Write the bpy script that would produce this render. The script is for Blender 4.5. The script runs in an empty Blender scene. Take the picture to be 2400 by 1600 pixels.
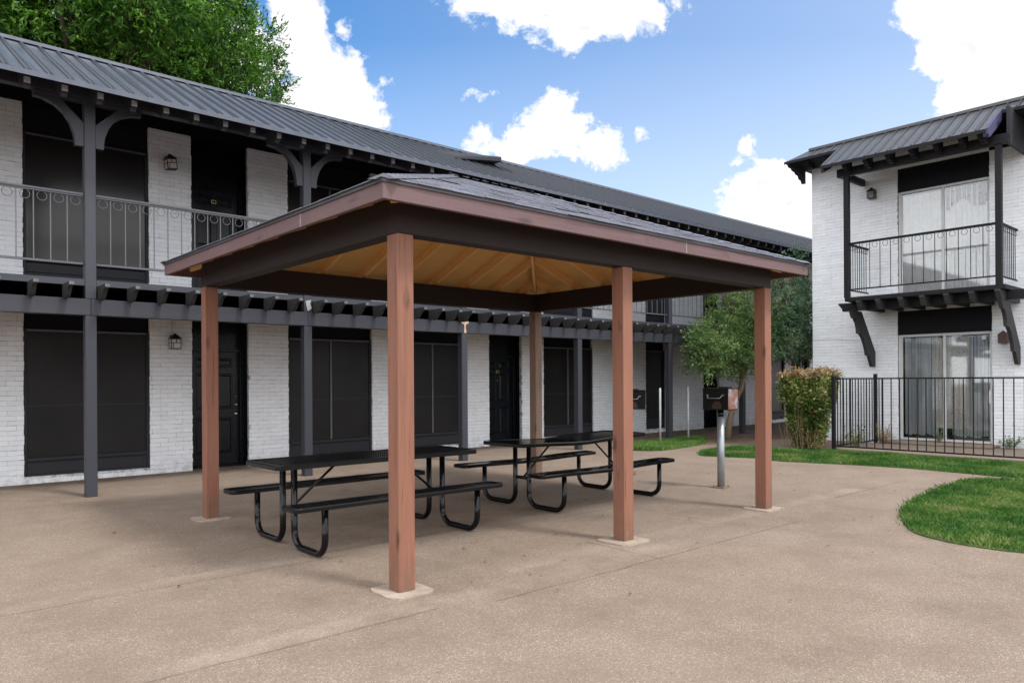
import bpy, math, random
import numpy as np
from mathutils import Vector, Matrix
random.seed(7); RNG = np.random.default_rng(7)
SC = bpy.context.scene
COL = SC.collection

# ------------------------------------------------------------------ camera
F_PX, YAW, ROLL, CY = 1736.95, 0.84726, -0.00593, 890.44
CAM_H = 1.57
Fw = Vector((math.cos(YAW), math.sin(YAW), 0)); Rt = Vector((math.sin(YAW), -math.cos(YAW), 0)); Up = Vector((0, 0, 1))
cr, sr = math.cos(ROLL), math.sin(ROLL)
Rr = Rt * cr + Up * sr; Ur = Up * cr - Rt * sr
camd = bpy.data.cameras.new('camera'); cam = bpy.data.objects.new('camera', camd); COL.objects.link(cam)
m = Matrix.Identity(4)
for i in range(3):
    m[i][0] = Rr[i]; m[i][1] = Ur[i]; m[i][2] = -Fw[i]
m[2][3] = CAM_H
cam.matrix_world = m
camd.sensor_width = 36; camd.lens = 36 * F_PX / 2400; camd.shift_y = (CY - 800) / 2400
camd.clip_start = 0.05; camd.clip_end = 2000
SC.camera = cam

# ------------------------------------------------------------------ node helpers
class NT:
    def __init__(s, tree): s.t = tree
    def n(s, typ, **kw):
        nd = s.t.nodes.new(typ)
        for k, v in kw.items(): setattr(nd, k, v)
        return nd
    def put(s, sock, v):
        if isinstance(v, bpy.types.NodeSocket): s.t.links.new(v, sock)
        elif v is not None:
            if sock.type == 'RGBA' and len(v) == 3: v = (*v, 1)
            sock.default_value = v
    def math(s, op, a, b=None, c=None, clamp=False):
        nd = s.n('ShaderNodeMath', operation=op, use_clamp=clamp)
        for i, v in enumerate((a, b, c)):
            if v is not None: s.put(nd.inputs[i], v)
        return nd.outputs[0]
    def vmath(s, op, a, b=None, out=0):
        nd = s.n('ShaderNodeVectorMath', operation=op)
        s.put(nd.inputs[0], a)
        if b is not None: s.put(nd.inputs[1], b)
        return nd.outputs['Value' if out else 'Vector']
    def mix(s, f, a, b, typ='RGBA', blend='MIX'):
        nd = s.n('ShaderNodeMix', data_type=typ)
        if typ == 'RGBA': nd.blend_type = blend
        k = {'RGBA': (0, 6, 7, 2), 'FLOAT': (0, 2, 3, 0)}[typ]
        s.put(nd.inputs[k[0]], f); s.put(nd.inputs[k[1]], a); s.put(nd.inputs[k[2]], b)
        return nd.outputs[k[3]]
    def noise(s, vec, scale, detail=3, rough=.55, w=None, dist=0):
        nd = s.n('ShaderNodeTexNoise')
        if w is not None:
            nd.noise_dimensions = '4D'; s.put(nd.inputs['W'], w)
        s.put(nd.inputs['Vector'], vec)
        nd.inputs['Scale'].default_value = scale; nd.inputs['Detail'].default_value = detail
        nd.inputs['Roughness'].default_value = rough; nd.inputs['Distortion'].default_value = dist
        return nd.outputs['Fac']
    def noise_col(s, vec, scale):
        nd = s.n('ShaderNodeTexNoise'); s.put(nd.inputs['Vector'], vec); nd.inputs['Scale'].default_value = scale; nd.inputs['Detail'].default_value = 4
        return nd.outputs['Color']
    def voro(s, vec, scale, feature='F1'):
        nd = s.n('ShaderNodeTexVoronoi', feature=feature)
        s.put(nd.inputs['Vector'], vec); nd.inputs['Scale'].default_value = scale
        return nd
    def ramp(s, f, stops):
        nd = s.n('ShaderNodeValToRGB'); cr_ = nd.color_ramp
        while len(cr_.elements) < len(stops): cr_.elements.new(.5)
        for e, (p, c) in zip(cr_.elements, stops):
            e.position = p; e.color = (*c, 1) if len(c) == 3 else c
        s.put(nd.inputs[0], f); return nd.outputs[0]
    def rng(s, f, a, b, c=0., d=1.):
        nd = s.n('ShaderNodeMapRange'); nd.clamp = True
        s.put(nd.inputs[0], f)
        for i, v in enumerate((a, b, c, d)): s.put(nd.inputs[i + 1], v)
        return nd.outputs[0]
    def coord(s, stretch=(1, 1, 1), kind='Object'):
        tc = s.n('ShaderNodeTexCoord'); mp = s.n('ShaderNodeMapping')
        s.put(mp.inputs['Vector'], tc.outputs[kind]); mp.inputs['Scale'].default_value = stretch
        return mp.outputs[0]
    def rand(s): return s.math('MULTIPLY', s.n('ShaderNodeObjectInfo').outputs['Random'], 37.)

def new_mat(name):
    mt = bpy.data.materials.new(name); mt.use_nodes = True
    t = mt.node_tree; b = t.nodes['Principled BSDF']
    return mt, NT(t), b

def c_mul(c, k): return tuple(min(1, x * k) for x in c)

def basic(name, c, rough=.6, var=.18, vscale=5, stretch=(1, 1, 1), bump=.15, bscale=60, spec=.5, metal=0, c2=None, dist=.004):
    mt, N, b = new_mat(name); w = N.rand()
    v = N.coord(stretch)
    n1 = N.noise(v, vscale, 4, .6, w); n2 = N.noise(v, vscale * 6, 3, .6, w)
    f = N.math('ADD', N.math('MULTIPLY', n1, .65), N.math('MULTIPLY', n2, .35))
    hi = c2 or c_mul(c, 1 + var)
    N.put(b.inputs['Base Color'], N.ramp(f, [(.32, c_mul(c, 1 - var)), (.68, hi)]))
    b.inputs['Roughness'].default_value = rough; b.inputs['Specular IOR Level'].default_value = spec
    b.inputs['Metallic'].default_value = metal
    if bump:
        bp = N.n('ShaderNodeBump'); bp.inputs['Strength'].default_value = bump; bp.inputs['Distance'].default_value = dist
        N.put(bp.inputs['Height'], N.noise(v, bscale, 4, .6, w)); N.put(b.inputs['Normal'], bp.outputs[0])
    return mt

def wood(name, c, axis, dark=.6, rough=.65, grain=.25, knots=True, bump=.3, c2=None, spec=.35, wear=None, grime=False):
    """painted or stained lumber, grain running along axis 0/1/2"""
    mt, N, b = new_mat(name); w = N.rand()
    st = [22, 22, 22]; st[axis] = .8
    v = N.coord(tuple(st))
    g = N.noise(v, 2.0, 5, .68, w, .8)
    st2 = [3, 3, 3]; st2[axis] = .8
    big = N.noise(N.coord(tuple(st2)), .9, 3, .5, w)
    f = N.math('ADD', N.math('MULTIPLY', g, .6), N.math('MULTIPLY', big, .4))
    col = N.ramp(f, [(.3, c_mul(c, 1 - grain)), (.5, c), (.72, c2 or c_mul(c, 1 + grain * .7))])
    if knots:
        st3 = [5, 5, 5]; st3[axis] = 1.7
        kv = N.voro(N.vmath('ADD', N.coord(tuple(st3)), N.n('ShaderNodeObjectInfo').outputs['Location']), 1.0)
        k = N.rng(kv.outputs['Distance'], .07, .19, 1, 0)
        k = N.math('MULTIPLY', k, N.rng(N.noise(N.coord(tuple(st2)), 4, 2, .5, w), .40, .5, 0, 1))
        col = N.mix(N.math('MULTIPLY', k, dark), col, c_mul(c, .28))
        cv = [40, 40, 40]; cv[axis] = 1.2
        ck = N.noise(N.coord(tuple(cv)), 1.0, 2, .5, w)
        col = N.mix(N.math('MULTIPLY', N.rng(ck, .64, .70), dark * .8), col, c_mul(c, .35))
    if grime:
        sz_ = N.n('ShaderNodeSeparateXYZ'); N.put(sz_.inputs[0], N.coord()); gm = N.math('MULTIPLY', N.rng(sz_.outputs[2], .0, .32, 1, 0), N.rng(N.noise(N.coord(), 9, 5, .7, w), .35, .62))
        col = N.mix(N.math('MULTIPLY', gm, .7), col, (.10, .07, .05))
        sc_ = N.noise(N.coord((1, 1, .5)), 14, 4, .7, w); col = N.mix(N.math('MULTIPLY', N.rng(sc_, .64, .72), .35), col, c_mul(c, 1.9))
    if wear:
        wn = N.noise(N.coord((1.5, 1.5, 1.5)), 6, 5, .7, w)
        col = N.mix(N.rng(wn, .70, .74), col, wear)
    N.put(b.inputs['Base Color'], col)
    b.inputs['Roughness'].default_value = rough; b.inputs['Specular IOR Level'].default_value = spec
    bp = N.n('ShaderNodeBump'); bp.inputs['Strength'].default_value = bump; bp.inputs['Distance'].default_value = .004
    N.put(bp.inputs['Height'], g); N.put(b.inputs['Normal'], bp.outputs[0])
    return mt

def leafy(name, cols, rough=.5, trans=.35, island=True):
    mt, N, b = new_mat(name)
    g = N.n('ShaderNodeNewGeometry')
    ob = N.coord((1, 1, 1))
    f = N.math('ADD', N.math('MULTIPLY', g.outputs['Random Per Island'], .45), N.math('SUBTRACT', N.math('MULTIPLY', N.noise(ob, 1.5, 3), 1.5), .48))
    st = [(i / (len(cols) - 1) * .7 + .15, c) for i, c in enumerate(cols)]
    col = N.ramp(f, st)
    N.put(b.inputs['Base Color'], col); b.inputs['Roughness'].default_value = rough
    b.inputs['Specular IOR Level'].default_value = .35
    tr = N.n('ShaderNodeBsdfTranslucent'); N.put(tr.inputs[0], col)
    ms = N.n('ShaderNodeMixShader'); ms.inputs[0].default_value = trans
    out = mt.node_tree.nodes['Material Output']
    mt.node_tree.links.new(b.outputs[0], ms.inputs[1]); mt.node_tree.links.new(tr.outputs[0], ms.inputs[2])
    mt.node_tree.links.new(ms.outputs[0], out.inputs[0])
    return mt

# ------------------------------------------------------------------ materials
CH = (.032, .035, .046)
MAT = {}
MAT['char_z'] = wood('charcoal_paint_upright', CH, 2, knots=False, grain=.16, rough=.5, bump=.35, spec=.45)
MAT['char_x'] = wood('charcoal_paint_along_x', CH, 0, knots=False, grain=.16, rough=.5, bump=.45, spec=.45)
MAT['char_y'] = wood('charcoal_paint_along_y', CH, 1, knots=False, grain=.16, rough=.5, bump=.4, spec=.45)
MAT['char_tail'] = wood('weathered_charcoal_joist', (.040, .040, .042), 1, knots=True, grain=.3, rough=.65, bump=.5, spec=.25)
for a_, n_ in ((0, 'x'), (1, 'y'), (2, 'z')):
    MAT['ink_' + n_] = wood('near_black_navy_paint_along_' + n_, (.0105, .0105, .0135), a_, knots=False, grain=.15, rough=.55, bump=.35, spec=.2)
MAT['grey_end'] = basic('grey_painted_end_grain', (.11, .112, .125), .7, .25)
MAT['pale_end'] = basic('bare_end_grain', (.34, .34, .35), .8, .25)
MAT['tan_joist'] = wood('unpainted_tan_lumber', (.30, .22, .14), 1)
MAT['dark'] = basic('black_paint', (.006, .0065, .009), .6, .2, bump=.1, spec=.15)
MAT['soffit'] = basic('dark_soffit_paint', (.008, .0085, .012), .65, .2, 4, (1, 9, 1), spec=.15)
MAT['doorpaint'] = basic('glossy_black_door_paint', (.004, .0055, .009), .25, .2, bump=.08, spec=.22)
MAT['siding'] = wood('dark_grey_siding', (.026, .027, .033), 0, knots=False, grain=.1, bump=.15, spec=.25)
MAT['iron'] = basic('black_wrought_iron', (.007, .007, .009), .5, .15, bump=.1, spec=.25)
MAT['rail'] = basic('charcoal_railing_paint', (.075, .078, .092), .42, .15, bump=.1)
MAT['picket_grey'] = basic('grey_picket_paint', (.10, .104, .118), .42, .15, bump=.1)
MAT['coat'] = basic('black_plastic_coating', (.003, .003, .0042), .12, .15, bump=.06, bscale=90, spec=.3)
MAT['coat_rough'] = basic('worn_black_plastic_coating', (.005, .005, .006), .3, .2, bump=.12, spec=.2)
MAT['chrome'] = basic('satin_nickel', (.72, .71, .68), .25, .05, bump=0, metal=1)
MAT['brass'] = basic('aged_brass', (.55, .42, .2), .35, .1, bump=0, metal=1)
MAT['alu'] = basic('white_aluminium_frame', (.55, .56, .57), .4, .08, bump=.05)
MAT['galv'] = basic('galvanised_steel', (.33, .36, .39), .42, .15, 8, bump=.1, metal=.55)
MAT['pipe'] = basic('pale_grey_pipe', (.50, .53, .56), .45, .1, bump=.05)
MAT['dull'] = basic('dull_grey_steel', (.16, .165, .17), .5, .2, bump=0, metal=.3)
MAT['rustbase'] = basic('rusty_plate', (.16, .11, .075), .8, .3)
MAT['milk'] = basic('milky_glass', (.62, .62, .58), .25, .06, bump=0)
MAT['smoked'] = basic('sooty_lantern_glass', (.03, .03, .03), .2, .2, bump=0)
MAT['lantern'] = basic('black_lantern_metal', (.012, .011, .011), .5, .2)
MAT['rustlamp'] = basic('rusty_brown_lantern_metal', (.10, .065, .058), .7, .3, 20)
MAT['conduit'] = basic('white_conduit', (.62, .63, .66), .5, .08)
MAT['barewood'] = basic('bare_splintered_wood', (.55, .36, .25), .8, .25, 20)
MAT['concrete'] = basic('pale_footing_concrete', (.31, .25, .20), .85, .28, 9, bump=.5, bscale=120)
MAT['slabgrey'] = basic('grey_slab_concrete', (.225, .175, .135), .85, .18, 3, bump=.4, bscale=120)
MAT['fascia_x'] = wood('plum_brown_stain_along_x', (.128, .077, .080), 0, grain=.2, rough=.6, wear=(.27, .20, .20))
MAT['fascia_y'] = wood('plum_brown_stain_along_y', (.128, .077, .080), 1, grain=.2, rough=.6, wear=(.27, .20, .20))
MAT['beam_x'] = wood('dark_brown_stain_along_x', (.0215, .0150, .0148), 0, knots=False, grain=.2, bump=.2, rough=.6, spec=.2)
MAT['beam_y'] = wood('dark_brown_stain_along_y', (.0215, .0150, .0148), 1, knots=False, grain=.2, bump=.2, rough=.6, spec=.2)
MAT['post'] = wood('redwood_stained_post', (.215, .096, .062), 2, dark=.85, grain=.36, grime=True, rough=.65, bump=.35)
MAT['post_old'] = wood('weathered_brown_post', (.20, .135, .10), 2, dark=.7, grain=.35, rough=.75, bump=.4)
MAT['ply'] = wood('ochre_sheathing', (.74, .45, .17), 0, knots=False, grain=.14, bump=.1, rough=.7)
MAT['rafter_y'] = wood('ochre_rafter_along_y', (.80, .50, .21), 1, knots=False, grain=.15, bump=.2)
MAT['rafter_x'] = wood('ochre_rafter_along_x', (.80, .50, .21), 0, knots=False, grain=.15, bump=.2)
MAT['shingle'] = basic('slate_blue_shingle', (.098, .103, .135), .62, .35, 9, bump=.6, bscale=150, c2=(.175, .18, .225))
MAT['dripedge'] = basic('dark_drip_edge', (.05, .048, .055), .5, .2)
MAT['bargeboard'] = wood('indigo_bargeboard', (.055, .055, .115), 0, knots=False, grain=.3, bump=.5)
MAT['mortar'] = None

def brick_mats():
    mt, N, b = new_mat('white_painted_brick'); w = N.rand()
    g = N.n('ShaderNodeNewGeometry').outputs['Random Per Island']
    v = N.coord((1, 1, 1))
    big = N.noise(v, .9, 4, .6); fine = N.noise(v, 22, 4, .65)
    col = N.ramp(N.math('ADD', N.math('MULTIPLY', g, .5), N.math('MULTIPLY', big, .5)),
                 [(.1, (.715, .75, .80)), (.5, (.785, .815, .86)), (.9, (.84, .865, .90))])
    chip = N.rng(N.noise(v, 34, 3, .7), .72, .76)
    col = N.mix(N.math('MULTIPLY', chip, .55), col, (.3, .29, .29))
    stk = N.noise(N.coord((5, 5, .35)), 1.6, 4, .6)
    col = N.mix(N.math('MULTIPLY', N.rng(stk, .58, .72), .22), col, (.5, .5, .5))
    # splash dirt near the ground, patchy
    z = N.n('ShaderNodeSeparateXYZ'); N.put(z.inputs[0], v)
    d = N.math('MULTIPLY', N.rng(z.outputs[2], .02, .3, 1, 0), N.rng(N.noise(v, 5, 4, .7), .45, .65))
    col = N.mix(N.math('MULTIPLY', d, .65), col, (.36, .31, .25))
    N.put(b.inputs['Base Color'], col); b.inputs['Roughness'].default_value = .55; b.inputs['Specular IOR Level'].default_value = .35
    bp = N.n('ShaderNodeBump'); bp.inputs['Strength'].default_value = .5; bp.inputs['Distance'].default_value = .006
    N.put(bp.inputs['Height'], N.math('ADD', fine, N.noise(v, 70, 3, .6))); N.put(b.inputs['Normal'], bp.outputs[0])
    m2, N, b = new_mat('painted_mortar'); v = N.coord((1, 1, 1))
    col = N.ramp(N.noise(v, 7, 5, .7), [(.40, (.66, .68, .70)), (.54, (.44, .45, .47)), (.68, (.10, .10, .105))])
    N.put(b.inputs['Base Color'], col); b.inputs['Roughness'].default_value = .9
    return mt, m2
MAT['brick'], MAT['mortar'] = brick_mats()

def roof_mat(name, c):
    mt, N, b = new_mat(name); v = N.coord((1, 1, 1))
    n = N.noise(v, .8, 4, .6); st = N.noise(N.coord((6, .6, .6)), 1.5, 4, .6)
    N.put(b.inputs['Base Color'], N.ramp(N.math('ADD', N.math('MULTIPLY', n, .5), N.math('MULTIPLY', st, .5)), [(.3, c_mul(c, .8)), (.7, c_mul(c, 1.2))]))
    N.put(b.inputs['Roughness'], N.rng(st, .3, .7, .30, .44)); b.inputs['Metallic'].default_value = .3
    b.inputs['Specular IOR Level'].default_value = .5
    return mt
MAT['roof'] = roof_mat('grey_standing_seam_metal', (.072, .082, .106))
MAT['rib'] = roof_mat('shade_darkened_roof_rib', (.026, .029, .037)); MAT['rib_shade'] = basic('painted_rib_side_shade', (.012, .013, .018), .6, .2, bump=0, spec=.2)  # darkened ribs and flanking strips carry the ribs' side shade in their colour
MAT['roof_b'] = roof_mat('dark_standing_seam_metal', (.062, .062, .064))

def screen_mat(name, c, rough, spec):
    mt, N, b = new_mat(name); v = N.coord((1, 1, 1))
    n = N.noise(v, 1.3, 3, .5)
    N.put(b.inputs['Base Color'], N.ramp(n, [(.3, c_mul(c, .8)), (.7, c_mul(c, 1.25))]))
    b.inputs['Roughness'].default_value = rough; b.inputs['Specular IOR Level'].default_value = spec
    return mt
MAT['screen'] = screen_mat('solar_screen_mesh', (.014, .0132, .0134), .36, .18)
MAT['screen_up'] = screen_mat('dark_window_screen', (.017, .0155, .015), .2, .36)

def glass_mat():
    mt, N, b = new_mat('window_glass')
    gl = N.n('ShaderNodeBsdfGlossy'); gl.inputs[0].default_value = (.9, .93, .95, 1); gl.inputs['Roughness'].default_value = .03
    tr = N.n('ShaderNodeBsdfTransparent'); tr.inputs[0].default_value = (.95, .96, .96, 1)
    fr = N.n('ShaderNodeFresnel'); fr.inputs[0].default_value = 1.5
    ms = N.n('ShaderNodeMixShader'); N.put(ms.inputs[0], N.math('ADD', N.math('MULTIPLY', fr.outputs[0], 1.0), .05, clamp=True))
    l = mt.node_tree.links; l.new(tr.outputs[0], ms.inputs[1]); l.new(gl.outputs[0], ms.inputs[2])
    l.new(ms.outputs[0], mt.node_tree.nodes['Material Output'].inputs[0])
    return mt
MAT['glass'] = glass_mat()

def fabric(name, cols, scale=8, stretch=(1, 1, 1), trans=.3, pattern=None):
    mt, N, b = new_mat(name); v = N.coord(stretch)
    col = N.ramp(N.noise(v, scale, 4, .6), [(.3, cols[0]), (.7, cols[1])])
    if pattern:
        vv = N.voro(N.coord((1, 1, 1)), pattern[1]); col = N.mix(N.math('MULTIPLY', N.rng(vv.outputs['Distance'], pattern[2], pattern[2] + .08, 1, 0), .8), col, pattern[0])
    N.put(b.inputs['Base Color'], col); b.inputs['Roughness'].default_value = .85
    tr = N.n('ShaderNodeBsdfTranslucent'); N.put(tr.inputs[0], col)
    ms = N.n('ShaderNodeMixShader'); ms.inputs[0].default_value = trans
    l = mt.node_tree.links; l.new(b.outputs[0], ms.inputs[1]); l.new(tr.outputs[0], ms.inputs[2]); l.new(ms.outputs[0], mt.node_tree.nodes['Material Output'].inputs[0])
    return mt
MAT['curtain'] = fabric('white_sheer_curtain', [(.80, .80, .81), (.90, .90, .91)], trans=.06)
MAT['valance'] = fabric('patterned_valance', [(.33, .33, .33), (.5, .48, .48)], pattern=((.30, .10, .11), 9, .25))
MAT['blind'] = fabric('grey_blue_vertical_blinds', [(.46, .50, .56), (.68, .72, .78)], 3, (1, 3, .2), .05)
MAT['lace'] = fabric('lace_panel', [(.55, .53, .49), (.72, .71, .68)], 4, (1, 1, 1), .05, ((.3, .29, .28), 16, .2))
MAT['bark'] = basic('pale_brown_bark', (.17, .125, .09), .9, .4, 8, (1, 1, .25), .8, 30, dist=.02)
MAT['darkbark'] = basic('dark_bark', (.07, .05, .038), .9, .3, 8, (1, 1, .25), .8, 30, dist=.02)
MAT['leaf_big'] = leafy('ash_leaf', [(.008, .034, .006), (.055, .160, .016), (.165, .34, .04)], .42, .38)
MAT['leaf_olive'] = leafy('yellow_green_small_leaf', [(.035, .075, .022), (.125, .225, .066), (.30, .385, .155)], .5, .35)
MAT['leaf_blue'] = leafy('blue_green_small_leaf', [(.05, .11, .055), (.16, .28, .15), (.33, .44, .28)], .5, .4)
MAT['leaf_hedge'] = leafy('hedge_leaf', [(.018, .04, .008), (.085, .16, .028), (.20, .28, .065), (.42, .43, .17)], .5, .25)
MAT['leaf_dry'] = leafy('dry_hedge_leaf', [(.20, .13, .055), (.42, .29, .15), (.58, .48, .29)], .7, .25)
MAT['twig'] = basic('dry_hedge_twig', (.21, .15, .085), .9, .3)
MAT['grassblade'] = leafy('grass_blade', [(.012, .058, .008), (.036, .125, .015), (.066, .165, .024), (.12, .215, .04), (.30, .30, .12)], .55, .3)
MAT['weed'] = leafy('weed_leaf', [(.05, .12, .02), (.11, .22, .04), (.19, .30, .07)], .5, .3)
MAT['litter'] = leafy('fallen_leaf', [(.05, .03, .015), (.14, .085, .04), (.3, .23, .14)], .8, .1)
MAT['soil'] = basic('bare_brown_soil', (.155, .100, .066), .95, .35, 3, bump=.9, bscale=40, dist=.02)
MAT['turf'] = basic('thatch_under_grass', (.05, .085, .018), .95, .4, 6, bump=.6, bscale=60)
MAT['grill'] = basic('sooty_grill_steel', (.006, .0055, .006), .45, .4, 5, bump=.3, spec=.12)

def grill_side():
    mt, N, b = new_mat('rust_streaked_grill_steel'); v = N.coord((1, 1, 1))
    f = N.noise(v, 5, 4, .6)
    N.put(b.inputs['Base Color'], N.ramp(f, [(.38, (.30, .31, .33)), (.5, (.21, .085, .055)), (.62, (.28, .12, .08)), (.74, (.06, .04, .04))]))
    b.inputs['Roughness'].default_value = .45; b.inputs['Metallic'].default_value = .3
    return mt
MAT['grill_side'] = grill_side(); MAT['grill_rust'] = basic('dull_red_rust_patch', (.035, .015, .012), .7, .4, 12)

def ground_mat():
    mt, N, b = new_mat('exposed_aggregate_concrete'); v = N.coord((1, 1, 1))
    s = N.n('ShaderNodeSeparateXYZ'); N.put(s.inputs[0], v)
    big = N.noise(v, .35, 4, .6); mid = N.noise(v, 1.7, 5, .65); fine = N.noise(v, 60, 3, .7)
    base = N.ramp(N.math('ADD', N.math('MULTIPLY', big, .55), N.math('MULTIPLY', mid, .45)),
                  [(.26, (.140, .104, .078)), (.44, (.192, .145, .110)), (.60, (.224, .174, .135)), (.76, (.260, .208, .165))])
    # pebbles of two sizes
    for sc, amt in ((70, .72), (140, .85)):
        vo = N.voro(v, sc); hsv = N.n('ShaderNodeSeparateColor'); N.put(hsv.inputs[0], vo.outputs['Color'])
        r = hsv.outputs[0]
        core = N.rng(vo.outputs['Distance'], .28, .48, 1, 0)
        expo = N.rng(mid, .34, .62, .35, 1)
        light = N.math('MULTIPLY', N.math('MULTIPLY', N.rng(r, .62, .8), core), N.math('MULTIPLY', expo, amt))
        dk = N.math('MULTIPLY', N.math('MULTIPLY', N.rng(r, .30, .12), core), amt * .6)
        base = N.mix(light, base, (.45, .375, .305)); base = N.mix(dk, base, (.075, .053, .039))
    base = N.mix(N.rng(fine, .3, .7, 0, .25), base, (.12, .09, .068))
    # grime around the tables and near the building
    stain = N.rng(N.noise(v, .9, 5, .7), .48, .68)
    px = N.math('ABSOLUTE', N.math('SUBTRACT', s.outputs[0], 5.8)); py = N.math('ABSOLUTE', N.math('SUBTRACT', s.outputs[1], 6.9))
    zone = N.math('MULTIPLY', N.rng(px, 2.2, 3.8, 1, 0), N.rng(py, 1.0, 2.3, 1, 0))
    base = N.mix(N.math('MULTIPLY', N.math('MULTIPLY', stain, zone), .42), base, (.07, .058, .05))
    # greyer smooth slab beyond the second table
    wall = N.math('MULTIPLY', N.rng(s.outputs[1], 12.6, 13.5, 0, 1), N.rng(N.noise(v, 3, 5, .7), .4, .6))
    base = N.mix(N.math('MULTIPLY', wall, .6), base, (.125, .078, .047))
    # tooled joints
    wob = N.math('MULTIPLY', N.math('SUBTRACT', N.noise(v, 1.2, 3), .5), .10)
    jt = None
    def line(sock, pos, wd, lo=None, other=None, rngs=None):
        d = N.math('ABSOLUTE', N.math('SUBTRACT', N.math('ADD', sock, wob), pos))
        f = N.rng(d, wd, wd * 2.2, 1, 0)
        if rngs:
            f = N.math('MULTIPLY', f, N.math('MULTIPLY', N.math('GREATER_THAN', other, rngs[0]), N.math('LESS_THAN', other, rngs[1])))
        return f
    x, y = s.outputs[0], s.outputs[1]
    L = [line(y, 6.03, .005, None, x, (-6, 3.3)), line(y, 4.18, .006, None, x, (-6, 3.0)), line(y, 4.03, .005, None, x, (3.4, 7.7)),
         line(y, 4.5, .006, None, x, (9.6, 12)), line(x, 5.27, .006, None, y, (4.0, 4.9)), line(x, 10.5, .006, None, y, (3.7, 4.45)),
         line(y, 5.98, .006, None, x, (5.9, 7.2)), line(x, 7.08, .004, None, y, (4.5, 5.5)), line(y, 12.45, .006, None, x, (7.5, 14)), line(x, 10.3, .006, None, y, (11.5, 13.6))]
    tot = L[0]
    for l_ in L[1:]: tot = N.math('MAXIMUM', tot, l_)
    brk = N.rng(N.noise(v, 2.3, 3), .36, .5, .25, 1)
    base = N.mix(N.math('MULTIPLY', N.math('MULTIPLY', tot, brk), .55), base, (.075, .055, .04))
    ck_ = N.voro(N.vmath('ADD', v, N.vmath('MULTIPLY', N.noise_col(v, 1.6), (.9, .9, 0))), .33, 'DISTANCE_TO_EDGE')
    ckm = N.math('MULTIPLY', N.rng(ck_.outputs['Distance'], .0015, .004, 1, 0), N.rng(N.noise(v, .5, 3), .54, .6))
    base = N.mix(N.math('MULTIPLY', ckm, .5), base, (.07, .05, .037))
    # pale worn crests beside the joints
    Lp = [line(y, 4.3, .07, None, x, (-6, 6)), line(y, 6.2, .05, None, x, (-6, 3)), line(y, 4.65, .06, None, x, (4, 11))]
    tp = Lp[0]
    for l_ in Lp[1:]: tp = N.math('MAXIMUM', tp, l_)
    base = N.mix(N.math('MULTIPLY', N.math('MULTIPLY', tp, N.rng(mid, .35, .65)), .26), base, (.36, .295, .24))
    N.put(b.inputs['Base Color'], base); b.inputs['Roughness'].default_value = .85; b.inputs['Specular IOR Level'].default_value = .3
    bp = N.n('ShaderNodeBump'); bp.inputs['Strength'].default_value = .5; bp.inputs['Distance'].default_value = .006
    v1 = N.voro(v, 70); 
    hgt = N.math('ADD', N.math('SUBTRACT', N.rng(v1.outputs['Distance'], 0, .6, 1, 0), N.math('MULTIPLY', tot, 2.)), N.math('MULTIPLY', mid, 1.5))
    N.put(bp.inputs['Height'], hgt); N.put(b.inputs['Normal'], bp.outputs[0])
    return mt
MAT['ground'] = ground_mat()

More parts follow.
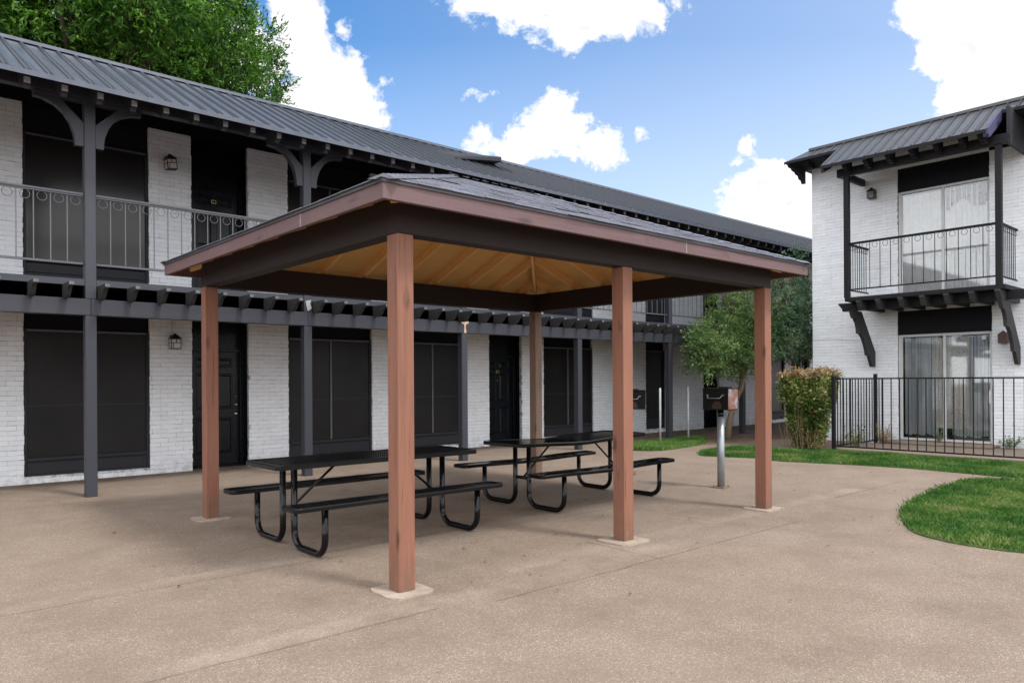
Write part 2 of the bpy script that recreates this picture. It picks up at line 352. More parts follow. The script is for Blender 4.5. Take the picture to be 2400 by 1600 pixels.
# ------------------------------------------------------------------ mesh builder
class MB:
    def __init__(s): s.v = []; s.f = []; s.mi = []
    def face(s, idx, k=0): s.f.append(idx); s.mi.append(k)
    def add(s, pts, faces, k=0):
        o = len(s.v); s.v += [tuple(p) for p in pts]
        for f in faces: s.f.append([i + o for i in f]); s.mi.append(k)
    def box(s, x0, x1, y0, y1, z0, z1, k=0, fk=None):
        p = [(x0, y0, z0), (x1, y0, z0), (x1, y1, z0), (x0, y1, z0), (x0, y0, z1), (x1, y0, z1), (x1, y1, z1), (x0, y1, z1)]
        F = [(0, 3, 2, 1), (4, 5, 6, 7), (0, 1, 5, 4), (1, 2, 6, 5), (2, 3, 7, 6), (3, 0, 4, 7)]
        o = len(s.v); s.v += p
        for i, f in enumerate(F):
            s.f.append([a + o for a in f]); s.mi.append(fk.get(i, k) if fk else k)
    def bbox(s, x0, x1, y0, y1, z0, z1, b=.006, k=0):
        """box with all long edges chamfered"""
        X = [(x0, x0 + b), (x1, x1 - b)]; Y = [(y0, y0 + b), (y1, y1 - b)]; Z = [(z0, z0 + b), (z1, z1 - b)]
        import itertools
        pts = {}; o = len(s.v)
        for i, j, l in itertools.product((0, 1), repeat=3):
            pts[(i, j, l, 0)] = len(s.v) - o; s.v.append((X[i][0], Y[j][1], Z[l][1]))
            pts[(i, j, l, 1)] = len(s.v) - o; s.v.append((X[i][1], Y[j][0], Z[l][1]))
            pts[(i, j, l, 2)] = len(s.v) - o; s.v.append((X[i][1], Y[j][1], Z[l][0]))
        c = Vector(((x0 + x1) / 2, (y0 + y1) / 2, (z0 + z1) / 2))
        def q(*ids):
            ids = [pts[i] + o for i in ids]; P_ = [Vector(s.v[i]) for i in ids]
            n = (P_[1] - P_[0]).cross(P_[2] - P_[0])
            if n.dot(sum(P_, Vector()) / len(P_) - c) < 0: ids.reverse()
            s.f.append(ids); s.mi.append(k)
        for e in (0, 1):
            q((e, 0, 0, 0), (e, 1, 0, 0), (e, 1, 1, 0), (e, 0, 1, 0))
            q((0, e, 0, 1), (1, e, 0, 1), (1, e, 1, 1), (0, e, 1, 1))
            q((0, 0, e, 2), (1, 0, e, 2), (1, 1, e, 2), (0, 1, e, 2))
        for i in (0, 1):
            for j in (0, 1):
                q((i, j, 0, 0), (i, j, 1, 0), (i, j, 1, 1), (i, j, 0, 1))
                q((i, 0, j, 0), (i, 1, j, 0), (i, 1, j, 2), (i, 0, j, 2))
                q((0, i, j, 1), (1, i, j, 1), (1, i, j, 2), (0, i, j, 2))
                for l in (0, 1): q((i, j, l, 0), (i, j, l, 1), (i, j, l, 2))
    def prism(s, poly, axis, a, b, k=0, kend=None):
        """poly in the two other axes (in xyz order) extruded along axis from a to b"""
        n = len(poly)
        def P(u, w, t):
            r = [u, w]; r.insert(axis, t); return tuple(r)
        o = len(s.v)
        s.v += [P(u, w, a) for u, w in poly] + [P(u, w, b) for u, w in poly]
        s.face([o + i for i in range(n)], k); s.face([o + n + i for i in reversed(range(n))], k)
        for i in range(n):
            j = (i + 1) % n; s.face([o + i, o + n + i, o + n + j, o + j], kend if (kend is not None and i == 0) else k)
    def tube(s, path, r, seg=8, k=0, closed=False, cap=True):
        P_ = [Vector(p) for p in path]; n = len(P_); o = len(s.v); rr = r if isinstance(r, (list, tuple)) else [r] * n
        t0 = None; ref = None
        for i, p in enumerate(P_):
            if closed: t = (P_[(i + 1) % n] - P_[i - 1]).normalized()
            else: t = (P_[min(i + 1, n - 1)] - P_[max(i - 1, 0)]).normalized()
            if ref is None:
                ref = t.orthogonal().normalized()
            else:
                ref = (ref - t * ref.dot(t)).normalized()
            b = t.cross(ref)
            for j in range(seg):
                a = 2 * math.pi * j / seg
                s.v.append(tuple(p + (ref * math.cos(a) + b * math.sin(a)) * rr[i]))
        m_ = n if closed else n - 1
        for i in range(m_):
            for j in range(seg):
                a = o + i * seg; b = o + ((i + 1) % n) * seg; j2 = (j + 1) % seg
                s.face([a + j, a + j2, b + j2, b + j], k)
        if cap and not closed:
            s.face([o + j for j in reversed(range(seg))], k); s.face([o + (n - 1) * seg + j for j in range(seg)], k)
    def build(s, name, mats, parent=None, smooth=False, origin=None):
        me = bpy.data.meshes.new(name)
        base = Vector(origin) if origin is not None else (Vector(parent.matrix_world.translation) if parent is not None and origin is None else Vector())
        if parent is not None: base = Vector(ROOTLOC.get(parent.name, (0, 0, 0)))
        me.from_pydata([(a[0] - base.x, a[1] - base.y, a[2] - base.z) for a in s.v], [], s.f)
        if not isinstance(mats, (list, tuple)): mats = [mats]
        for mt in mats: me.materials.append(MAT[mt] if isinstance(mt, str) else mt)
        me.polygons.foreach_set('material_index', s.mi)
        if smooth: me.polygons.foreach_set('use_smooth', [True] * len(me.polygons))
        me.update()
        ob = bpy.data.objects.new(name, me); COL.objects.link(ob)
        if parent is not None: ob.parent = parent; ROOTLOC[ob.name] = tuple(base)
        else: ob.location = base; ROOTLOC[ob.name] = tuple(base)
        return ob
ROOTLOC = {}

def thing(name, label, cat, loc=(0, 0, 0), group=None):
    o = bpy.data.objects.new(name, None); COL.objects.link(o); o.location = loc; ROOTLOC[o.name] = tuple(loc)
    o.empty_display_size = .2
    o['label'] = label; o['category'] = cat
    if group: o['group'] = group
    return o
def tag(o, label=None, cat=None, group=None, kind=None):
    if label: o['label'] = label
    if cat: o['category'] = cat
    if group: o['group'] = group
    if kind: o['kind'] = kind
    return o
def dup_part(src, parent, offset):
    c = src.copy(); COL.objects.link(c); c.parent = parent
    c.location = Vector(src.location) + Vector(offset); ROOTLOC[c.name] = ROOTLOC.get(src.name, (0, 0, 0))
    for ch in list(src.children):
        d = ch.copy(); COL.objects.link(d); d.parent = c
    return c

def np_mesh(name, V, Fq, mats, parent=None, mi=None):
    """big meshes: V (n,3) world, Fq (m,k)"""
    base = np.array(ROOTLOC.get(parent.name, (0, 0, 0))) if parent is not None else np.zeros(3)
    me = bpy.data.meshes.new(name); k = Fq.shape[1]
    me.vertices.add(len(V)); me.vertices.foreach_set('co', (V - base).astype(np.float32).ravel())
    me.loops.add(Fq.size); me.loops.foreach_set('vertex_index', Fq.astype(np.int32).ravel())
    me.polygons.add(len(Fq)); me.polygons.foreach_set('loop_start', np.arange(0, Fq.size, k, dtype=np.int32))
    if not isinstance(mats, (list, tuple)): mats = [mats]
    for mt in mats: me.materials.append(MAT[mt])
    if mi is not None: me.polygons.foreach_set('material_index', mi.astype(np.int32))
    me.update(calc_edges=True); me.validate()
    ob = bpy.data.objects.new(name, me); COL.objects.link(ob)
    if parent is not None: ob.parent = parent
    return ob

# ------------------------------------------------------------------ brickwork
def bricks(mb, axis, plane, sgn, u0, u1, z0, z1, holes=(), pitch=.0765, length=.245, backing=True):
    """painted running-bond brick face at axis=plane looking towards sgn; every brick its own little block"""
    def bx(ua, ub, za, zb, out, back, k):
        a, b = sorted((plane + sgn * out, plane + sgn * back))
        if axis == 1: mb.box(ua, ub, a, b, za, zb, k)
        else: mb.box(a, b, ua, ub, za, zb, k)
    rows = int(math.ceil((z1 - z0) / pitch))
    for r in range(rows):
        za = z0 + r * pitch; zb = min(za + pitch - random.uniform(.0045, .0085), z1)
        zm = (za + zb) / 2
        seg = [(u0, u1)]
        for (h0, h1, g0, g1) in holes:
            if g0 <= zm <= g1:
                ns = []
                for a, b in seg:
                    if h1 <= a or h0 >= b: ns.append((a, b)); continue
                    if h0 > a: ns.append((a, h0))
                    if h1 < b: ns.append((h1, b))
                seg = ns
        off = (r % 2) * length / 2 + random.uniform(-.012, .012)
        for a, b in seg:
            a2 = a + (random.uniform(-.005, .006) if a > u0 else 0); b2 = b + (random.uniform(-.006, .005) if b < u1 else 0)
            u = math.floor((a2 - off) / length) * length + off
            cuts = []
            while u < b2:
                s_, e_ = max(u, a2), min(u + length, b2)
                if e_ - s_ > .03: cuts.append([s_, e_])
                elif cuts and e_ > s_: cuts[-1][1] = e_
                u += length
            for i, (s_, e_) in enumerate(cuts):
                g = random.uniform(.002, .007) if i < len(cuts) - 1 else 0
                j = max(-.0025, random.gauss(0, .0020))
                dz = random.uniform(-.0015, .0015)
                bx(s_, e_ - g, za + dz, zb + dz, j, -.03, 0)
    if backing:
        us = sorted({u0, u1, *[h for H in holes for h in H[:2] if u0 < h < u1]}); zs = sorted({z0, z1, *[h for H in holes for h in H[2:] if z0 < h < z1]})
        for a, b in zip(us, us[1:]):
            for c, d in zip(zs, zs[1:]):
                um, zm = (a + b) / 2, (c + d) / 2
                if any(h0 < um < h1 and g0 < zm < g1 for h0, h1, g0, g1 in holes): continue
                aa = a + (.008 if any(abs(a - h[1]) < 1e-6 for h in holes) else 0); bb = b - (.008 if any(abs(b - h[0]) < 1e-6 for h in holes) else 0)
                bx(aa, bb, c, d, -.005, -.10, 1)

# ================================================================== GROUND
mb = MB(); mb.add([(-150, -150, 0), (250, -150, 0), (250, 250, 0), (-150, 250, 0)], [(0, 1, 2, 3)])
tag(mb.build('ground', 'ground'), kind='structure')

def smooth_poly(pts, n=6):
    out = []; m_ = len(pts)
    for i in range(m_):
        p0, p1, p2, p3 = [np.array(pts[(i + k) % m_], float) for k in (-1, 0, 1, 2)]
        for t in np.linspace(0, 1, n, endpoint=False):
            out.append(.5 * ((2 * p1) + (-p0 + p2) * t + (2 * p0 - 5 * p1 + 4 * p2 - p3) * t * t + (-p0 + 3 * p1 - 3 * p2 + p3) * t ** 3))
    return np.array(out)
def sheet(name, poly, z, mat, parent=None, thick=0.0):
    mb = MB(); n = len(poly)
    if thick:
        mb.v = [(p[0], p[1], z) for p in poly] + [(p[0], p[1], z - thick) for p in poly]
        mb.f = [list(range(n))] + [[i, n + i, n + (i + 1) % n, (i + 1) % n] for i in range(n)]; mb.mi = [0] * len(mb.f)
    else:
        mb.v = [(p[0], p[1], z) for p in poly]; mb.f = [list(range(n))]; mb.mi = [0]
    return mb.build(name, mat, parent)
def inside(poly, P):
    x, y = P[:, 0], P[:, 1]; c = np.zeros(len(P), bool); n = len(poly)
    for i in range(n):
        x1, y1 = poly[i]; x2, y2 = poly[(i + 1) % n]
        if y1 == y2: continue
        k = ((y1 > y) != (y2 > y)) & (x < (x2 - x1) * (y - y1) / (y2 - y1) + x1)
        c ^= k
    return c

ISLAND = smooth_poly([(14.5, .6), (13.9, 2.2), (13.35, 3.15), (12.7, 3.72), (11.9, 3.86), (10.6, 3.76), (9.55, 3.61), (9.0, 3.44), (8.45, 3.2), (8.0, 2.92), (7.8, 2.6), (7.74, 2.25), (7.8, 1.9), (8.1, 1.2), (9, .2), (11, -1), (13.5, -.8)])
STRIP = smooth_poly([(13.0, 8.9), (13.05, 8.3), (13.25, 7.75), (13.1, 7.2), (13.45, 6.0), (13.62, 5.1), (13.56, 4.2), (13.5, 3.4), (13.8, 2.2), (14.3, .6), (15.5, .4), (15.62, 2), (15.64, 4), (15.64, 6), (15.62, 7.3), (15.3, 7.9), (15.2, 8.6), (15.2, 9.2), (14.3, 9.35)])
PATCH = smooth_poly([(12.7, 10.9), (12.85, 10.4), (13.2, 10.05), (14.0, 10.08), (14.9, 10.25), (15.9, 10.75), (16.6, 11.2), (16.7, 11.75), (15.2, 11.7), (14.0, 11.5), (13.2, 11.25)])
SOIL = smooth_poly([(14.6, 13.4), (14.3, 11.9), (15.2, 10.45), (16.2, 10.15), (17.6, 10.0), (18.2, 9.6), (18.45, 9.5), (26, 9.6), (29, 10), (29, 13.5), (22, 13.5)])
tag(sheet('soil_bed', SOIL, .004, 'soil'), kind='structure')
tag(sheet('lawn_island', ISLAND, .012, 'turf', thick=.012), kind='structure')
tag(sheet('lawn_strip', STRIP, .012, 'turf', thick=.012), kind='structure')
tag(sheet('lawn_patch', PATCH, .009, 'turf', thick=.009), kind='structure')

def blades(poly, n, h, w, z, edge=0.0):
    lo, hi = poly.min(0), poly.max(0); P = RNG.uniform(lo, hi, (int(n * 2.2), 2)); P = P[inside(poly, P)][:n]; n = len(P)
    if edge: P += RNG.normal(0, edge, P.shape)
    # clumpiness
    cl = np.sin(P[:, 0] * 3.1 + np.sin(P[:, 1] * 2.3)) * np.cos(P[:, 1] * 3.7 + np.sin(P[:, 0] * 1.9))
    H = h * (0.7 + .25 * cl + RNG.uniform(-.25, .45, n)); a = RNG.uniform(0, 2 * np.pi, n); le = RNG.uniform(.1, .9, n) * H; la = RNG.uniform(0, 2 * np.pi, n)
    dx, dy = np.cos(a) * w / 2, np.sin(a) * w / 2
    V = np.zeros((n, 4, 3)); V[:, 0, :2] = P - np.c_[dx, dy]; V[:, 1, :2] = P + np.c_[dx, dy]; V[:, :2, 2] = z
    mid = P + np.c_[np.cos(la), np.sin(la)] * (le * .35)[:, None]
    tip = P + np.c_[np.cos(la), np.sin(la)] * le[:, None]
    V[:, 2, :2] = mid + np.c_[dx, dy] * .8; V[:, 2, 2] = z + H * .6
    V[:, 3, :2] = tip; V[:, 3, 2] = z + H
    i = np.arange(n) * 4
    F = np.concatenate([np.c_[i, i + 1, i + 2], np.c_[i, i + 2, i + 3]])
    return V.reshape(-1, 3), F
def grass(name, label, poly, n, h, w, z, mat='grassblade', edge=.0):
    V, F = blades(poly, n, h, w, z, edge); return tag(np_mesh(name, V, F, mat), label, 'grass', kind='stuff')
grass('grass', 'dense green turf filling the rounded lawn island', ISLAND, 95000, .058, .007, .012, edge=.03)
grass('grass', 'narrow band of grass along the foot of the iron fence', STRIP, 70000, .065, .009, .012, edge=.04)
grass('grass', 'low clover and weeds around the two grey pipes', PATCH, 16000, .07, .018, .009, 'weed', edge=.05)

# ================================================================== PAVILION
PX0, PX1, PY0, PY1, PS = 2.974, 8.267, 4.630, 8.770, .142
BH, BT = 2.658, 2.93
pav = thing('picnic_pavilion', 'open picnic pavilion with redwood posts, dark beams and a shingled hip roof', 'pavilion', (5.62, 6.70, 0))
def post(x, y, mat, seed):
    random.seed(seed)
    mb = MB(); mb.bbox(x, x + PS, y, y + PS, .0, BH - .002, .004)
    p = mb.build('post', mat, pav)
    cx, cy = x + PS / 2, y + PS / 2; pts = []
    rx, ry = random.uniform(.185, .205), random.uniform(.175, .20)
    for i in range(28):
        a = 2 * math.pi * i / 28; q = 9.0
        c_, s_ = math.cos(a), math.sin(a); r = (abs(c_) ** q + abs(s_) ** q) ** (-1 / q)
        j = 1 + random.uniform(-.035, .035)
        pts.append((cx + rx * r * c_ * j, cy + ry * r * s_ * j))
    sheet('footing', pts, .012, 'concrete', p, .012)
    return p
posts = [(PX0, PY0, 'post', 1), (5.521, PY0, 'post', 2), (PX1 - PS, PY0, 'post', 3), (PX0, PY1 - PS, 'post', 4), (5.521, PY1 - PS, 'post_old', 5), (PX1 - PS, PY1 - PS, 'post_old', 6)]
for q in posts:
    p = post(*q)
    if q[3] == 6: p['label'] = 'unstained weathered brown corner post'
def pbox(name, mat, *a, b=.004):
    mb = MB(); mb.bbox(*a, b); return mb.build(name, mat, pav)
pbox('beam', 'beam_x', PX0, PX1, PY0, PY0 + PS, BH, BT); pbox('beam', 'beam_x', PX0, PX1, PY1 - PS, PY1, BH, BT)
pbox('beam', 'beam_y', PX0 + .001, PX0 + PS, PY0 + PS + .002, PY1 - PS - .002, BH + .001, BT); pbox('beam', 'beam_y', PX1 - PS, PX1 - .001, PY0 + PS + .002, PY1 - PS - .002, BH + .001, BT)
OV = .307; EX0, EX1, EY0, EY1 = PX0 - OV, PX1 + OV, PY0 - OV, PY1 + OV
FZ0, FZ1 = 2.803, 2.946
pbox('fascia_board', 'fascia_x', EX0, EX1, EY0, EY0 + .038, FZ0, FZ1); pbox('fascia_board', 'fascia_x', EX0, EX1, EY1 - .038, EY1, FZ0, FZ1)
pbox('fascia_board', 'fascia_y', EX0 + .001, EX0 + .038, EY0 + .039, EY1 - .039, FZ0 + .001, FZ1); pbox('fascia_board', 'fascia_y', EX1 - .038, EX1 - .001, EY0 + .039, EY1 - .039, FZ0 + .001, FZ1)
for q_ in ((EX0 - .0012, EX0, 5.565, 5.573, FZ0 + .004, FZ1 - .031), (6.117, 6.124, EY0 - .0012, EY0, FZ0 + .004, FZ1 - .03)):
    mb = MB(); mb.box(*q_); mb.build('caulk_joint', 'pale_end', pav)
RSL = .387; RYM = (EY0 + EY1) / 2; RXA = EX0 + (EY1 - EY0) / 2; RXB = EX1 - (EY1 - EY0) / 2; RZ = FZ1 + RSL * (EY1 - EY0) / 2
def zr(x, y, off=0):
    d = min(x - EX0, EX1 - x, y - EY0, EY1 - y); return FZ1 + off + RSL * d
# sheathing seen from beneath (thin closed shell) 
i_ = .0385
mb = MB(); 
def hip(z0): 
    return [(EX0 + i_, EY0 + i_, zr(EX0 + i_, EY0 + i_, z0)), (EX1 - i_, EY0 + i_, zr(EX0 + i_, EY0 + i_, z0)), (EX1 - i_, EY1 - i_, zr(EX0 + i_, EY0 + i_, z0)), (EX0 + i_, EY1 - i_, zr(EX0 + i_, EY0 + i_, z0)), (RXA, RYM, RZ + z0), (RXB, RYM, RZ + z0)]
mb.add(hip(-.032), [(0, 4, 5, 1), (1, 5, 2), (2, 5, 4, 3), (3, 4, 0)])
mb.add(hip(-.014), [(0, 1, 5, 4), (1, 2, 5), (2, 3, 4, 5), (3, 0, 4)])
mb.build('roof_sheathing', 'ply', pav)
# rafters
def rafter(p0, p1, w, d, mat):
    """sloped board under the sheathing from eave point p0 to ridge point p1"""
    a, b = Vector(p0), Vector(p1); t = (b - a); h = Vector((t.x, t.y, 0)).normalized(); n = Vector((-h.y, h.x, 0)) * w / 2; dn = Vector((0, 0, -d))
    mb = MB(); P_ = [a - n, a + n, b + n, b - n]; mb.add(P_ + [p + dn for p in P_], [(0, 1, 2, 3), (7, 6, 5, 4), (0, 4, 5, 1), (1, 5, 6, 2), (2, 6, 7, 3), (3, 7, 4, 0)])
    return mb.build('rafter', mat, pav)
U = -.033
def rz(x, y): return zr(x, y, U)
xs = [EX0 + .06 + .585 * k for k in range(1, 10)]
for x in xs:
    d = min(x - EX0, EX1 - x, (EY1 - EY0) / 2)
    if d < .35: continue
    e = i_ + .003
    rafter((x, EY0 + e, rz(x, EY0 + e)), (x, EY0 + d - .03, rz(x, EY0 + d - .03)),   .038, .112, 'rafter_y')
    rafter((x, EY1 - e, rz(x, EY1 - e)), (x, EY1 - d + .03, rz(x, EY1 - d + .03)),   .038, .112, 'rafter_y')
for k in range(1, 8):
    y = EY0 + .09 + .57 * k; d = min(y - EY0, EY1 - y)
    if d < .35: continue
    e = i_ + .003
    rafter((EX0 + e, y, rz(EX0 + e, y)), (EX0 + d - .03, y, rz(EX0 + d - .03, y)),   .038, .112, 'rafter_x')
    rafter((EX1 - e, y, rz(EX1 - e, y)), (EX1 - d + .03, y, rz(EX1 - d + .03, y)),   .038, .112, 'rafter_x')
for cx, cy, tx in ((EX0, EY0, RXA), (EX1, EY0, RXB), (EX1, EY1, RXB), (EX0, EY1, RXA)):
    sx, sy = (1 if cx == EX0 else -1), (1 if cy == EY0 else -1); e = .22
    rafter((cx + sx * e, cy + sy * e, FZ1 + RSL * e + U - .004), (tx, RYM, RZ + U - .004), .042, .15, 'rafter_y')
mb = MB(); mb.box(RXA - .02, RXB + .02, RYM - .02, RYM + .02, RZ + U - .16, RZ + U - .012); mb.build('ridge_board', 'rafter_x', pav)
# shingles: overlapping tabs, one mesh
random.seed(11)
mb = MB(); OH = .03; CP = .135
def shingle_face(o, ux, vx, half_fn, depth):
    """o eave corner, ux along eave, vx inward; half_fn(d)->(s0,s1) along eave at inward distance d"""
    k = 0; L0 = -OH
    while L0 < depth:
        d0, d1 = L0, min(L0 + CP + .03, depth)
        s0, s1 = half_fn(max(d0, 0)); s0 -= OH if d0 < 0 else 0; s1 += OH if d0 < 0 else 0
        t0, t1 = half_fn(d1)
        off = (k % 2) * .15; s = s0 - off
        while s < s1:
            a, b = max(s, s0), min(s + .3 - .004, s1); s += .3
            if b - a < .01: continue
            lift = random.uniform(.0, .004) + (.008 if random.random() < .03 else 0)
            a1, b1 = min(max(a, t0), t1), max(min(b, t1), t0)
            z0 = FZ1 + RSL * d0 + .010 + lift; z1 = FZ1 + RSL * d1 + .004
            dj = random.uniform(-.006, .006)
            def W(sv, dv, z): return (o[0] + ux[0] * sv + vx[0] * dv, o[1] + ux[1] * sv + vx[1] * dv, z)
            P_ = [W(a, d0 + dj, z0), W(b, d0 + dj, z0), W(b1, d1, z1), W(a1, d1, z1)]
            mb.add(P_ + [(p[0], p[1], p[2] - .007) for p in P_], [(0, 1, 2, 3), (0, 4, 5, 1), (1, 5, 6, 2), (2, 6, 7, 3), (3, 7, 4, 0), (7, 6, 5, 4)])
        L0 += CP; k += 1
LX, LY, DP = EX1 - EX0, EY1 - EY0, (EY1 - EY0) / 2
shingle_face((EX0, EY0), (1, 0), (0, 1), lambda d: (d, LX - d), DP)
shingle_face((EX1, EY1), (-1, 0), (0, -1), lambda d: (d, LX - d), DP)
shingle_face((EX0, EY1), (0, -1), (1, 0), lambda d: (d, LY - d), DP)
shingle_face((EX1, EY0), (0, 1), (-1, 0), lambda d: (d, LY - d), DP)
for cx, cy, tx in ((EX0, EY0, RXA), (EX1, EY0, RXB), (EX1, EY1, RXB), (EX0, EY1, RXA)):   # hip caps
    a = Vector((cx, cy, FZ1)); b = Vector((tx, RYM, RZ)); n_ = 22; t = (b - a); h = Vector((-t.y, t.x, 0)).normalized() * .11
    for i in range(n_):
        p, q = a + t * (i / n_), a + t * ((i + 1.25) / n_); zu = Vector((0, 0, .018)); zd = Vector((0, 0, -.020))
        lf = Vector((0, 0, .008))
        mb.add([p + h + zd + lf, p + zu + lf, p - h + zd + lf, q + h + zd, q + zu, q - h + zd], [(0, 3, 4, 1), (1, 4, 5, 2), (0, 1, 2)])
for i in range(8):
    x0 = RXA + (RXB - RXA) * i / 8; x1 = RXA + (RXB - RXA) * (i + 1.2) / 8
    mb.add([(x0, RYM - .12, RZ - .01), (x0, RYM, RZ + .035), (x0, RYM + .12, RZ - .01), (x1, RYM - .12, RZ - .018), (x1, RYM, RZ + .026), (x1, RYM + .12, RZ - .018)], [(0, 3, 4, 1), (1, 4, 5, 2), (0, 1, 2)])
mb.build('shingle_roof', 'shingle', pav)
mb = MB()
for a in ((EX0 - .012, EX1 + .012, EY0 - .012, EY0 - .001), (EX0 - .012, EX1 + .012, EY1 + .001, EY1 + .012)): mb.box(*a, FZ1 - .03, FZ1 + .002)
for a in ((EX0 - .012, EX0 - .001, EY0, EY1), (EX1 + .001, EX1 + .012, EY0, EY1)): mb.box(*a, FZ1 - .03, FZ1 + .001)
mb.build('drip_edge', 'dripedge', pav)

# ================================================================== PICNIC TABLES
def fillet(pts, r, n=7):
    out = [Vector(pts[0])]
    for i in range(1, len(pts) - 1):
        p0, p, p1 = Vector(pts[i - 1]), Vector(pts[i]), Vector(pts[i + 1]); a = (p0 - p).normalized(); b = (p1 - p).normalized()
        ang = a.angle(b); tl = r / math.tan(ang / 2); c = p + (a + b).normalized() * (r / math.sin(ang / 2))
        s, e = p + a * tl, p + b * tl
        u, w = (s - c), (e - c); th = u.angle(w)
        for k in range(n + 1):
            t = k / n; out.append(c + (u * math.sin((1 - t) * th) + w * math.sin(t * th)) / math.sin(th))
    out.append(Vector(pts[-1])); return out
def round_rect(x0, x1, y0, y1, r, n=5):
    out = []
    for cx, cy, a0 in ((x1 - r, y1 - r, 0), (x0 + r, y1 - r, 90), (x0 + r, y0 + r, 180), (x1 - r, y0 + r, 270)):
        for k in range(n + 1):
            a = math.radians(a0 + 90 * k / n); out.append((cx + r * math.cos(a), cy + r * math.sin(a)))
    return out
def mesh_panel(name, x0, x1, y0, y1, zt, th, root, pitch, mat, sag=None):
    """expanded-metal panel: rolled rim plus a lattice of flat bars"""
    sg = sag or (lambda x, y: 0)
    def dens(p, n): # subdivide long runs so the sag shows
        o = []
        for i in range(len(p)):
            a, b = p[i], p[(i + 1) % len(p)]; m_ = n if math.dist(a, b) > .5 else 1
            for t in range(m_): o.append((a[0] + (b[0] - a[0]) * t / m_, a[1] + (b[1] - a[1]) * t / m_))
        return o
    out = dens(round_rect(x0, x1, y0, y1, .06), 14)
    cx, cy = (x0 + x1) / 2, (y0 + y1) / 2
    inn = [(cx + (p[0] - cx) * (1 - .045 / ((x1 - x0) / 2)), cy + (p[1] - cy) * (1 - .045 / ((y1 - y0) / 2))) for p in out]
    mb = MB(); n = len(out)
    ring = []
    for p, q in zip(out, inn):
        s_ = sg(*p); m1 = (p[0] + (q[0] - p[0]) * .12, p[1] + (q[1] - p[1]) * .12)
        ring.append([(p[0], p[1], zt - th + s_), (p[0], p[1], zt - .010 + s_), (m1[0], m1[1], zt + s_), (q[0], q[1], zt + s_), (q[0], q[1], zt - th + s_)])
    o = len(mb.v)
    for r_ in ring: mb.v += r_
    for i in range(n):
        j = (i + 1) % n
        for k in range(5): mb.face([o + i * 5 + k, o + i * 5 + (k + 1) % 5, o + j * 5 + (k + 1) % 5, o + j * 5 + k])
    X0, X1, Y0, Y1 = x0 + .045, x1 - .045, y0 + .045, y1 - .045
    w = .0045
    k = X0 - (Y1 - Y0)
    for sgn in (1, -1):
        c = X0 - (Y1 - Y0) * .6
        while c < X1 + .6 * (Y1 - Y0):
            # line x = c + sgn*.6*(y-Y0) clipped
            pts = []
            for y in np.linspace(Y0, Y1, 5):
                x = c + (.6 * (y - Y0) if sgn > 0 else .6 * (Y1 - y)); pts.append((x, y))
            cl = [(x, y) for x, y in pts if X0 - .004 <= x <= X1 + .004]
            for (xa, ya), (xb, yb) in zip(cl, cl[1:]):
                za, zb = zt - .006 + sg(xa, ya), zt - .006 + sg(xb, yb)
                mb.add([(xa - w, ya, za), (xa + w, ya, za), (xb + w, yb, zb), (xb - w, yb, zb)], [(0, 1, 2, 3)])
                mb.add([(xa - w, ya, za), (xa + w, ya, za), (xb + w, yb, zb - .0), (xb - w, yb, zb)] if False else [(xa - w, ya, za - .006), (xb - w, yb, zb - .006), (xb - w, yb, zb), (xa - w, ya, za)], [(0, 1, 2, 3)])
            c += pitch
    return mb.build(name, mat, root)
def picnic_table(label, cx, cy, xl, xr, top, bench, mat, sag=None, tz=.815, bz=.495, gp=None):
    t = thing('picnic_table', label, 'picnic table', ((xl + xr) / 2, cy, 0), gp)
    mesh_panel('tabletop', top[0], top[1], cy - .38, cy + .38, tz, .045, t, .026, mat, sag)
    for s in (-1, 1):
        b0, b1 = sorted((cy + s * .575, cy + s * .84)); mesh_panel('bench_seat', bench[0], bench[1], b0, b1, bz, .04, t, .026, mat, (lambda x, y: sag(x, y) * .5) if sag else None)
    for x in (xl, xr):
        for s in (-1, 1):
            path = fillet([(x, cy + s * .125, tz - .047), (x, cy + s * .125, .03), (x, cy + s * .735, .03), (x, cy + s * .735, bz - .042)], .15)
            mb = MB(); mb.tube(path, .03, 10)
            mb.build('leg', 'coat', t, True)
        mb = MB(); mb.tube([(x, cy - .14, .36), (x, cy + .14, .36)], .021, 8); mb.build('cross_bar', 'coat', t, True)
        d = 1 if x == xl else -1
        mb = MB(); mb.tube([(x + d * .02, cy, .36), (x + d * .52, cy, tz - .05)], .013, 8); mb.build('brace', 'coat', t, True)
    return t
T1 = picnic_table('black picnic table with a dull rough mesh top lying straight and level', 3.93, 6.71, 3.075, 4.79, (2.80, 5.10), (2.75, 5.08), 'coat_rough', gp='black steel picnic tables under the pavilion')
T2 = picnic_table('glossy black picnic table with a sagging warped top next to the charcoal grill', 7.1, 6.84, 6.2, 8.0, (5.86, 8.2), (5.74, 8.24), 'coat', lambda x, y: -.028 * math.exp(-((x - 6.9) / .55) ** 2) + .02 * max(0, (x - 7.0) / 1.2), gp='black steel picnic tables under the pavilion')

